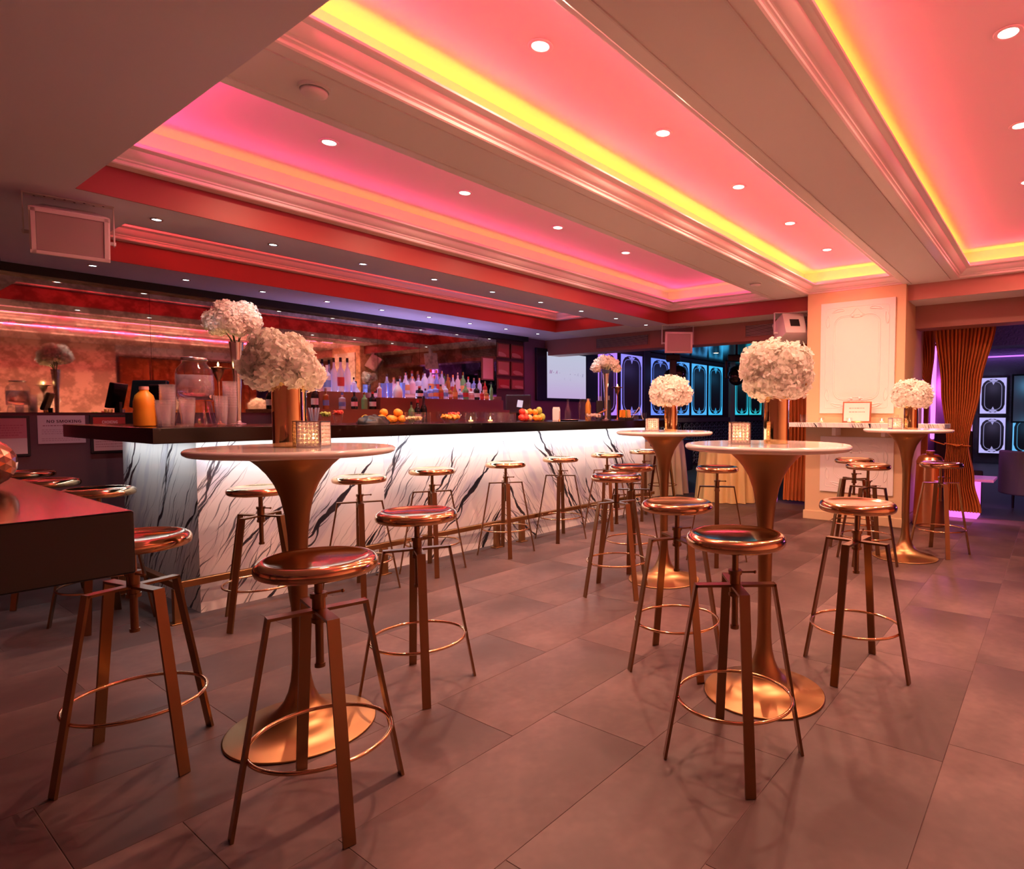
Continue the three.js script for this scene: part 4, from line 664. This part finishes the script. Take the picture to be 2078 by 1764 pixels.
// ================= loudspeakers =================
function speaker(label, [x, y, b], yaw, tilt, k = 1) {
  const t = thing('loudspeaker', label, 'loudspeaker', [x, y, b], yaw, 'white loudspeakers hung from the soffit');
  const s = new THREE.Shape(); s.moveTo(-0.18, 0); s.lineTo(0.18, 0); s.lineTo(0.12, -0.2); s.lineTo(-0.12, -0.2); s.closePath();
  const body = new THREE.ExtrudeGeometry(s, { depth: 0.27, bevelEnabled: true, bevelSize: 0.006, bevelThickness: 0.006, bevelSegments: 2 }).rotateX(Math.PI / 2).translate(0, 0.135, 0);
  const dy = -0.235, turn = (g) => g.rotateX(tilt).translate(0, dy, 0);
  const c = part(t, 'cabinet', turn(toCreasedNormals(body, 0.5)), M.speaker);
  part(c, 'grille', turn(new RoundedBoxGeometry(0.31, 0.225, 0.008, 1, 0.003).translate(0, 0, 0.007)), M.mesh);
  const fr = []; for (const [w, h, px, py] of [[0.37, 0.02, 0, 0.124], [0.37, 0.02, 0, -0.124], [0.02, 0.268, -0.168, 0], [0.02, 0.268, 0.168, 0]]) fr.push(new THREE.BoxGeometry(w, h, 0.014).translate(px, py, 0.009));
  part(c, 'grille_frame', turn(merge(fr)), M.speaker);
  part(c, 'socket_panel', turn(new THREE.BoxGeometry(0.11, 0.1, 0.006).translate(0, 0, -0.206)), M.black);
  const yk = [new THREE.BoxGeometry(0.43, 0.006, 0.06).translate(0, -0.004, -0.08)]; for (const e of [-1, 1]) yk.push(new THREE.BoxGeometry(0.006, 0.25, 0.045).translate(e * 0.212, -0.126, -0.08)); for (const e of [-1, 1]) yk.push(new THREE.CylinderGeometry(0.012, 0.012, 0.05, 12).rotateZ(Math.PI / 2).translate(e * 0.195, dy, -0.08));
  part(t, 'yoke', yk, M.speaker);
  const holes = []; for (let i = 0; i < 8; i++) holes.push(new THREE.CylinderGeometry(0.006, 0.006, 0.002, 10).translate(-0.16 + i * 0.046, -0.0075, -0.08 + (i % 2 ? 0.014 : -0.014)));
  part(t, 'bolt_holes', holes, M.black); t.scale.setScalar(k); return t;
}
speaker('white loudspeaker with a mesh front hung at the near left above the bar end', [0.985, LOW, 4.42], -0.2, 0.34, 0.88);
speaker('white loudspeaker hung under the soffit past the far end of the bar', [7.05, LOW, 4.14], -0.85, 0.1);
speaker('white loudspeaker tilted steeply beside the column top, seen from behind', [7.05, LOW, 2.62], 2.25, 0.55);
// detectors
for (const [x, b, l] of [[1.346, 2.53, 'round smoke detector on the beam near the camera'], [5.9, 2.56, 'small round detector on the far end of the beam']]) { const t = thing('smoke_detector', l, 'detector', [x, SOFFIT, b], 0); part(t, 'base', cyl(0.062, 0.062, 0.012, 28, 0, -0.012, 0), M.paint); part(t, 'cover', lathe([[0, -0.036], [0.03, -0.036], [0.048, -0.026], [0.055, -0.012], [0, -0.012]], 28), M.paint); }
{ const t = thing('camera_rig', 'black camera and cable clamp under the soffit at the far left', 'camera', [0.55, LOW, 6.62]); part(t, 'mount', block(-0.35, 0.5, -0.05, 0, -0.05, 0.05, 0.004), M.black); part(t, 'dome', new THREE.SphereGeometry(0.1, 24, 16).translate(-0.05, -0.12, 0), M.blackGloss); part(t, 'box', new RoundedBoxGeometry(0.3, 0.06, 0.1, 2, 0.006).translate(0.28, -0.075, 0.02), M.black); }

// ================= ledge on the column =================
{
  const t = thing('marble_ledge', 'white veined marble ledge fixed across the column', 'shelf', [6.63, 0, 1.66]);
  const g = block(-0.2, 0.205, 1.052, 1.1, -0.79, 0.79, 0.004); part(t, 'shelf_board', metres(g, 0.8, 0.3, 0.2), M.marble);
  part(t, 'brackets', [-0.2, 0.3].map((b) => block(0.0, 0.2, 0.96, 1.052, b - 0.02, b + 0.02)), M.panelWhite);
  const f = thing('framed_card', 'gold-framed printed card standing on the marble ledge', 'picture frame', [6.70, 1.1, 1.742], -Math.PI / 2);
  part(f, 'frame', new RoundedBoxGeometry(0.295, 0.225, 0.02, 1, 0.004).rotateX(-0.1).translate(0, 0.114, 0), M.copper);
  part(f, 'card', new THREE.BoxGeometry(0.262, 0.192, 0.004).translate(0, 0, 0.0105).rotateX(-0.1).translate(0, 0.114, 0), mat([0.95, 0.95, 0.95], 0.6, 0, { map: sheet(256, 192, (c, w, h) => { c.fillStyle = '#efe4e2'; c.fillRect(0, 0, w, h); scribble(c, 52, 52, 160, 1, 26, '#b08a84'); scribble(c, 52, 92, 160, 1, 26, '#b08a84'); }) }));
  const vot = (b, l, x = 6.52) => { const v = thing('small_votive', l, 'candle', [x, 1.1, b], 0, 'small votives on the marble ledge'); part(v, 'cup', lathe([[0, 0], [0.028, 0], [0.031, 0.006], [0.031, 0.055], [0.029, 0.055], [0.028, 0.008], [0, 0.008]], 20), M.glass); flame(v, 0.009, 1, 0.02); };
  vot(2.06, 'small votive on the ledge at the left of the framed card'); vot(1.77, 'small votive on the ledge in front of the framed card'); vot(1.45, 'small votive on the ledge right of the framed card');
  const gl = (b, l) => { const v = thing('tumbler_glass', l, 'glass', [6.52, 1.1, b]); part(v, 'bowl', tumbler, M.glass); };
  gl(2.25, 'clear tumbler at the left end of the marble ledge'); gl(1.33, 'clear tumbler on the ledge behind the far right crystal cube');
}

// ================= curtains =================
function drape(n, edges, folds, amp, x, depth = 0) {   // edges: [y, b0, b1] from top to bottom
  const U = folds * 8, R = 40, pos = [], uv = [], idx = [];
  for (let j = 0; j <= R; j++) {
    const f = j / R * (edges.length - 1), k = Math.min(edges.length - 2, Math.floor(f)), q = f - k, s = q * q * (3 - 2 * q), e = [edges[k][0] + (edges[k + 1][0] - edges[k][0]) * q, edges[k][1] + (edges[k + 1][1] - edges[k][1]) * s, edges[k][2] + (edges[k + 1][2] - edges[k][2]) * s];
    const w = Math.abs(e[2] - e[1]), a = amp * (0.7 + 0.3 * Math.sin(j * 0.3)) * Math.min(1.6, 0.6 / Math.max(0.3, w));
    for (let i = 0; i <= U; i++) { const t = i / U, ph = t * folds * 6.283 + 0.6 * Math.sin(t * 9 + n) + 0.15 * Math.sin(j * 0.25 + i); pos.push(x + a * Math.cos(ph) + depth * Math.sin(t * 3.14), e[0], -(e[1] + (e[2] - e[1]) * (t + 0.018 * Math.sin(ph * 2 + 1)))); uv.push(t * 3, e[0]); }
  }
  for (let j = 0; j < R; j++) for (let i = 0; i < U; i++) { const a = j * (U + 1) + i, b = a + U + 1; idx.push(a, b, a + 1, a + 1, b, b + 1); }
  const g = new THREE.BufferGeometry(); g.setAttribute('position', new THREE.Float32BufferAttribute(pos, 3)); g.setAttribute('uv', new THREE.Float32BufferAttribute(uv, 2)); g.setIndex(idx); g.computeVertexNormals(); return g;
}
{
  let t = thing('curtain', 'wide burnt-orange curtain tied back at the right of the column', 'curtain', [0, 0, 0], 0);
  part(t, 'cloth', drape(1, [[2.2, 1.17, 0.575], [1.5, 1.09, 0.70], [0.855, 1.02, 0.80], [0.45, 1.05, 0.74], [0.1, 1.09, 0.66]], 15, 0.030, 7.72), M.curtain);
  part(t, 'tie_cord', [tube(Array.from({ length: 16 }, (_, i) => { const a = i / 16 * 6.283; return V(7.72 + 0.055 * Math.cos(a), 0.85 + 0.012 * Math.sin(a), 0.912 + 0.125 * Math.sin(a)); }), 0.007, 48, 8, true), tube([V(7.67, 0.85, 1.03), V(7.66, 0.87, 1.1), V(7.66, 0.90, 1.18)], 0.006, 12, 6), tube([V(7.665, 0.85, 0.95), V(7.655, 0.84, 0.9), V(7.665, 0.86, 0.85)], 0.008, 12, 6)], M.curtain);
  part(t, 'curtain_rail', tube([V(7.72, 2.2, 1.6), V(7.72, 2.2, 0.5)], 0.012, 4, 8), M.black);
  t = thing('curtain', 'narrow burnt-orange curtain gathered to a point beside the column edge', 'curtain');
  part(t, 'cloth', drape(2, [[2.2, 1.52, 1.19], [1.9, 1.42, 1.20], [1.5, 1.30, 1.23], [1.15, 1.30, 1.25], [0.1, 1.40, 1.25]], 8, 0.022, 7.95), M.curtain);
  t = thing('curtain', 'burnt-orange curtain hanging left of the column behind the marble ledge', 'curtain');
  part(t, 'cloth', drape(3, [[2.2, 2.98, 2.40], [1.4, 2.95, 2.40], [0.9, 2.93, 2.42], [0.05, 2.97, 2.42]], 10, 0.035, 7.80), M.curtain);
  t = thing('curtain', 'orange curtain of the opening behind the camera, seen in the mirror', 'curtain');
  part(t, 'cloth', (() => { const g = drape(4, [[2.36, 1.3, -1.3], [1, 1.3, -1.3], [0.02, 1.3, -1.3]], 16, 0.05, 0); return g.rotateY(Math.PI / 2).translate(5.5, 0, 2.2); })(), M.curtain);
}
// ================= copper bin, skirted tables, chairs =================
{
  let t = thing('copper_bin', 'copper bin with a domed lid in front of the orange curtain', 'bin', [7.18, 0, 1.10]);
  part(t, 'drum', lathe([[0, 0], [0.155, 0], [0.16, 0.008], [0.135, 0.66], [0.13, 0.665], [0, 0.665]], 40), M.copper); part(t, 'lid', lathe([[0.137, 0.667], [0.138, 0.685], [0.115, 0.735], [0.075, 0.765], [0, 0.772]], 40), M.copper); part(t, 'knob', cyl(0.04, 0.045, 0.03, 24, 0, 0.772, 0), M.copper);
  const skirt = (label, x, b, r, h, m) => {
    const q = thing('skirted_table', label, 'table', [x, 0, b], 0, 'round tables with floor-length cloths'), U = 160, pos = [], idx = [], R = 14;
    for (let j = 0; j <= R; j++) for (let i = 0; i <= U; i++) { const y = h * (1 - j / R), a = i / U * 6.2832, w = (j / R) ** 0.7, k = r + 0.004 + w * (0.05 + 0.035 * Math.sin(a * 17 + 1.3 * Math.sin(a * 3)) + 0.012 * Math.sin(a * 31)); pos.push(k * Math.cos(a), y + 0.006, k * Math.sin(a)); }
    for (let j = 0; j < R; j++) for (let i = 0; i < U; i++) { const a = j * (U + 1) + i, c = a + U + 1; idx.push(a, a + 1, c, a + 1, c + 1, c); }
    const g = new THREE.BufferGeometry(); g.setAttribute('position', new THREE.Float32BufferAttribute(pos, 3)); g.setIndex(idx); g.computeVertexNormals();
    part(q, 'tablecloth', [g, new THREE.CylinderGeometry(r + 0.004, r + 0.004, 0.004, 64).translate(0, h + 0.005, 0)], m); part(q, 'tabletop', cyl(r, r, 0.02, 48, 0, h - 0.021, 0), M.wood); part(q, 'leg', cyl(0.03, 0.03, h - 0.03, 16, 0, 0, 0), M.black);
  };
  skirt('round table with a pleated gold satin cloth between the tulip tables', 7.72, 3.70, 0.40, 0.75, M.goldCloth);
  skirt('round table with a cream cloth just past the end of the bar', 7.75, 4.95, 0.42, 0.78, M.creamCloth);
  const tub = (label, x, b, turn, m) => {
    const q = thing('tub_chair', label, 'armchair', [x, 0, b], turn, 'dark lounge chairs in the far room');
    const s = new THREE.Shape(); s.absarc(0, 0, 0.36, -0.5, Math.PI + 0.5, false); s.absarc(0, 0, 0.28, Math.PI + 0.5, -0.5, true); s.closePath();
    part(q, 'back_shell', new THREE.ExtrudeGeometry(s, { depth: 0.5, bevelEnabled: true, bevelSize: 0.02, bevelThickness: 0.02, bevelSegments: 3, curveSegments: 24 }).rotateX(-Math.PI / 2).translate(0, 0.22, 0), m); part(q, 'seat', new THREE.CylinderGeometry(0.3, 0.3, 0.16, 32).translate(0, 0.36, 0.02), m);
    for (let i = 0; i < 4; i++) part(q, i ? 'leg_00' + i : 'leg', cyl(0.014, 0.018, 0.2, 10, 0.22 * Math.cos(i * 1.571 + 0.785), 0, 0.22 * Math.sin(i * 1.571 + 0.785)), M.black);
  };
  tub('dark grey tub chair beyond the orange curtain on the dark floor', 9.1, 0.22, 2.2, mat([0.10, 0.10, 0.11], 0.7));
  tub('black tub chair behind the gold skirted table, before the lattice', 9.2, 4.55, 1.9, M.black); tub('black tub chair in the far room, behind the tulip table past the bar', 9.3, 5.6, 2.4, M.black);
  t = thing('dining_chair', 'dark chair with thin chrome legs between gold cloth and curtain', 'chair', [8.15, 0, 3.12], -0.6);
  part(t, 'seat', new RoundedBoxGeometry(0.42, 0.06, 0.42, 2, 0.02).translate(0, 0.45, 0), M.black); part(t, 'backrest', new RoundedBoxGeometry(0.42, 0.42, 0.05, 2, 0.02).rotateX(0.12).translate(0, 0.72, 0.2), M.black);
  [[-0.18, -0.18], [0.18, -0.18], [-0.18, 0.18], [0.18, 0.18]].forEach(([a, c], i) => part(t, i ? 'leg_00' + i : 'leg', bar(new THREE.Vector3(a, 0.43, c), new THREE.Vector3(a * 1.25, 0.002, c * 1.25), 0.014, 0.014, new THREE.Vector3(1, 0, 0)), M.silver));
  t = thing('high_back_chair', 'black high-back chair silhouette right of the tied curtain', 'chair', [8.72, 0, 1.02], -1.2);
  part(t, 'seat', new RoundedBoxGeometry(0.46, 0.1, 0.46, 2, 0.02).translate(0, 0.45, 0), M.black); part(t, 'backrest', new RoundedBoxGeometry(0.46, 0.55, 0.07, 2, 0.03).translate(0, 0.7, -0.21), M.black);
  [[-0.2, -0.2], [0.2, -0.2], [-0.2, 0.2], [0.2, 0.2]].forEach(([a, c], i) => part(t, i ? 'leg_00' + i : 'leg', block(a - 0.02, a + 0.02, 0, 0.41, -c - 0.02, -c + 0.02), M.black));
  // glowing magenta pedestal
  t = thing('lit_pedestal', 'glowing magenta pedestal table behind the foot of the curtain', 'table', [8.1, 0, 0.93]);
  part(t, 'lit_base', new RoundedBoxGeometry(0.38, 0.43, 0.42, 2, 0.004).translate(0, 0.215, 0), glow([1, 0.2, 0.95], 1.1)); part(t, 'tabletop', new RoundedBoxGeometry(0.5, 0.03, 0.66, 2, 0.004).translate(0, 0.446, 0.04), mat([0.5, 0.3, 0.5], 0.3, 0, { emissive: rgb(0.7, 0.12, 0.6), emissiveIntensity: 0.2 }));
  point([1, 0.2, 0.9], 0.5, [7.86, 0.3, 0.9], 3);
}
// ================= the far room =================
{
  // partition with violet tubes, seen between column and curtains
  const p = structure('partition_1'); part(p, 'panel', block(9.3, 9.42, 0, 2.44, 0.98, 2.4), M.purpleWall);
  for (const [b, l, c] of [[1.53, 'violet light tube on the partition beside the column edge', [0.75, 0.2, 1]], [1.40, 'magenta light tube on the partition between the two curtains', [1, 0.2, 0.9]]]) { const t = thing('light_tube', l, 'light', [9.27, 0.85, b]); part(t, 'tube', new THREE.CapsuleGeometry(0.03, 1.35, 6, 14).translate(0, 0.7, 0), glow(c, 1.6)); part(t, 'clips', [cyl(0.034, 0.034, 0.03, 12, 0, 0.1, 0), cyl(0.034, 0.034, 0.03, 12, 0, 1.27, 0)], M.black); point(c, 0.8, [-0.1, 0.7, 0], 4, t); }
  // glowing baroque panels
  const board = mat([0.10, 0.085, 0.09], 0.55);
  const arc = (pts, m) => { const s = new THREE.Shape(); pts.forEach(([x, y], i) => i ? s.lineTo(x, y) : s.moveTo(x, y)); s.closePath(); return s; };
  const geoCache = {};
  function panelGeo(w, h) {
    const W2 = w / 2, k = 0.13, e = 0.028, s = arc([[-W2, 0], [W2, 0], [W2, h], [-W2, h]]), hole = [];
    const corner = (cx, cy, sx, sy) => { const q = [[e, k + 0.09], [e + 0.022, k + 0.03], [e + 0.03, k], [k * 0.62, k * 0.8], [k * 0.8, k * 0.62], [k, e + 0.03], [k + 0.03, e + 0.022], [k + 0.09, e]]; return q.map(([a, b]) => [cx + sx * a, cy + sy * b]); };
    hole.push(...corner(-W2, 0, 1, 1), ...corner(W2, 0, -1, 1).reverse(), ...corner(W2, h, -1, -1), ...corner(-W2, h, 1, -1).reverse());
    s.holes.push(arc(hole));
    const border = new THREE.ExtrudeGeometry(s, { depth: 0.006, bevelEnabled: false });
    const m = 0.095, r = 0.13, rim = []; for (const [cx, cy, a0] of [[-W2 + m + r, m + r, Math.PI], [W2 - m - r, m + r, 1.5 * Math.PI], [W2 - m - r, h - m - r, 0], [-W2 + m + r, h - m - r, 0.5 * Math.PI]]) for (let i = 0; i <= 6; i++) { const a = a0 + i * Math.PI / 12; rim.push(new THREE.Vector3(cx + r * Math.cos(a), cy + r * Math.sin(a), 0.004)); }
    const line = tube(rim, 0.008, 120, 5, true), orn = [];
    for (const [y, d] of [[0, 1], [h, -1]]) { const q = arc([[0, y + d * 0.02], [0.05, y + d * 0.05], [0.11, y + d * 0.045], [0.06, y + d * 0.085], [0.03, y + d * 0.105], [0, y + d * 0.17], [-0.03, y + d * 0.105], [-0.06, y + d * 0.085], [-0.11, y + d * 0.045], [-0.05, y + d * 0.05]]); orn.push(new THREE.ExtrudeGeometry(q, { depth: 0.006, bevelEnabled: false })); }
    return { border, line, orn, back: new THREE.BoxGeometry(w + 0.06, h + 0.06, 0.03).translate(0, h / 2, -0.016) };
  }
  function litPanel(label, [x, y, b], turn, w, h, c, k) {
    const g = geoCache[w + '_' + h] ??= panelGeo(w, h), t = thing('carved_wall_light', label, 'wall light', [x, y, b], turn, 'glowing carved panels in the far room');
    part(t, 'board', g.back, board); part(t, 'glowing_border', g.border, glow(c, k)); part(t, 'glowing_line', g.line, glow(c, k * 0.4)); g.orn.forEach((q, i) => part(t, i ? 'glowing_ornament_001' : 'glowing_ornament', q, glow(c, k * 0.7)));
    const l = new THREE.PointLight(rgb(...c), 0.07); l.position.set(0, h * 0.75, 0.22); l.castShadow = true; l.shadow.radius = 6; t.add(l);
  }
  const cols = [[0.50, 0.22, 1], [0.30, 0.26, 1], [0.16, 0.28, 1], [0.10, 0.38, 1], [0.08, 0.46, 1], [0.05, 0.52, 1], [0.03, 0.55, 0.75], [0.03, 0.55, 0.65], [0.06, 0.6, 0.9]];
  [[9.31, 0.66], [9.79, 0.72], [10.84, 0.72], [11.70, 0.72], [12.54, 0.72], [13.37, 0.72], [14.88, 0.8], [15.77, 0.8]].forEach(([x, w], i) => { if (i === 0) { x = 9.01; w = 0.58; } litPanel(`${['violet', 'lavender', 'blue', 'bright blue', 'sky blue', 'cyan', 'teal', 'pale teal'][i]} glowing carved panel, ${ordN[i]} from the screen in the far room`, [x, 1.16, MIR - 0.035], 0, w, 1.17, cols[i], 0.95); });
  for (const [x0, x1] of [[10.2, 10.4], [14.15, 14.4], [16.3, 16.55]]) { const s = structure('trim_' + trimN++); part(s, 'pilaster', block(x0, x1, 0.0, 2.44, MIR - 0.07, MIR), x0 < 11 ? M.nightWall : M.creamCloth); }
  { const s = structure('trim_' + trimN++); part(s, 'dado_rail', block(8.66, 17.2, 1.0, 1.1, MIR - 0.06, MIR), mat([0.22, 0.16, 0.17], 0.5)); part(s, 'cornice', block(8.66, 17.2, 2.37, 2.43, MIR - 0.04, MIR), M.nightWall); }
  // pierced lattice below the rail
  const flower = []; for (let i = 0; i < 6; i++) flower.push(new THREE.SphereGeometry(1, 6, 4).scale(0.012, 0.055, 0.006).translate(0, 0.065, 0).rotateZ(i * Math.PI / 3)); flower.push(new THREE.TorusGeometry(0.125, 0.007, 5, 20)); const fl = merge(flower);
  for (let k = 0; k < 3; k++) { const t = thing('lattice_screen', `pierced pale lattice panel of flower rings below the ${['lavender and blue', 'sky blue', 'teal'][k]} glowing panels`, 'lattice', [9.2 + k * 2.6, 0.05, MIR - 0.03], 0, 'pierced lattice panels'); const g = []; for (let i = 0; i < 10; i++) for (let j = 0; j < 4; j++) g.push(fl.clone().translate(0.125 + i * 0.25, 0.125 + j * 0.225, 0.014)); part(t, 'board', block(0, 2.5, 0, 0.93, -0.006, 0.004), M.black); part(t, 'tracery', g, mat([0.55, 0.58, 0.62], 0.35, 0.5)).userData.kind = 'stuff'; }
  // far wall: two rows of panels and a grey screen
  [[1.98, 'pink', [0.95, 0.4, 1]], [1.29, 'lavender', [0.55, 0.5, 1]], [0.60, 'blue', [0.15, 0.55, 1]]].forEach(([b, nm, c]) => { for (const [y, r] of [[1.2, 'upper'], [0.24, 'lower']]) litPanel(`${nm} glowing carved panel on the far end wall, ${r} row`, [17.165, y, b], -Math.PI / 2, 0.54, 0.86, c, 0.85); });
  { const t = thing('projection_screen', 'plain grey projection screen on the far end wall', 'screen', [17.12, 0.98, 0.16], -Math.PI / 2); part(t, 'frame', new THREE.BoxGeometry(1.5, 1.15, 0.03).translate(0, 0.575, 0), M.black); part(t, 'fabric', new THREE.BoxGeometry(1.42, 1.07, 0.004).translate(0, 0.575, 0.018), mat([0.55, 0.53, 0.52], 0.8)); }
  { const s = structure('trim_' + trimN++); part(s, 'violet_strip', block(17.1, 17.16, 2.55, 2.58, -0.3, 2.2), glow([0.5, 0.15, 1], 1.5)); area([0.5, 0.2, 1], 4, [17.05, 2.565, 0.9], [15, 2.4, 0.9], 2.4, 0.05); }
  // a lit stage screen in the far room that the bar mirror shows
  { const t = thing('stage_screen', 'magenta and cyan lit stage screen in the far room', 'screen', [13.5, 0.9, -1.6], -Math.PI / 2 - 0.2); part(t, 'frame', new THREE.BoxGeometry(1.9, 0.9, 0.06).translate(0, 0.45, 0), M.black); part(t, 'picture', new THREE.BoxGeometry(1.8, 0.8, 0.004).translate(0, 0.45, 0.034), glow([0.8, 0.15, 1], 1)); part(t, 'cyan_band', new THREE.BoxGeometry(0.8, 0.25, 0.004).translate(-0.3, 0.25, 0.038), glow([0.1, 0.8, 0.9], 1)); part(t, 'stand', block(-0.4, 0.4, -0.9, 0, -0.1, 0.1), M.black); point([0.8, 0.2, 1], 3, [0, 0.5, 0.5], 8, t); }
  // ceiling lamp and moving heads
  { const t = thing('ceiling_downlight', 'lone warm downlight in the dark ceiling of the far room', 'downlight', [11.3, 2.44, 5.75]); part(t, 'trim_ring', lathe([[0.05, 0], [0.075, 0], [0.075, -0.008], [0.05, -0.006]], 24), M.silver); part(t, 'lens', new THREE.CylinderGeometry(0.05, 0.05, 0.004, 20).translate(0, -0.004, 0), glow([1, 0.8, 0.5], 8)); spotLamp([1, 0.75, 0.45], 3, [11.3, 2.425, 5.75], [11.3, 0, 5.75], 0.9, 0.5, 2); }
  const mover = (label, x, b, turn) => { const t = thing('moving_head_light', label, 'stage light', [x, 2.44, b], turn, 'black moving stage lights'); part(t, 'hanger', cyl(0.02, 0.02, 0.37, 12, 0, -0.37, 0), M.black); part(t, 'base', new RoundedBoxGeometry(0.26, 0.1, 0.22, 2, 0.02).translate(0, -0.41, 0), M.black); part(t, 'yoke', [-1, 1].map((e) => new RoundedBoxGeometry(0.04, 0.28, 0.1, 2, 0.015).translate(e * 0.15, -0.58, 0)), M.black); const h = part(t, 'head', new THREE.CapsuleGeometry(0.125, 0.12, 8, 20).rotateX(1.1).translate(0, -0.67, 0.02), M.blackGloss); part(h, 'front_lens', new THREE.CylinderGeometry(0.07, 0.07, 0.01, 20).translate(0, 0.18, 0).rotateX(1.1).translate(0, -0.67, 0.02), M.glass); };
  mover('black moving stage light hanging below the far loudspeaker', 7.95, 4.76, 0.5); mover('black moving stage light hanging left of the middle flower ball', 8.5, 3.98, 2.0);
  { const t = thing('spotlight', 'small black spotlight under the ceiling of the far room, right edge', 'spotlight', [15.5, 2.55, 0.35]); part(t, 'arm', cyl(0.015, 0.015, 0.25, 10, 0, -0.25, 0), M.black); part(t, 'can', cyl(0.09, 0.08, 0.22, 20).rotateX(0.6).translate(0, -0.38, 0), M.black); }
}

renderer.render(scene, camera);
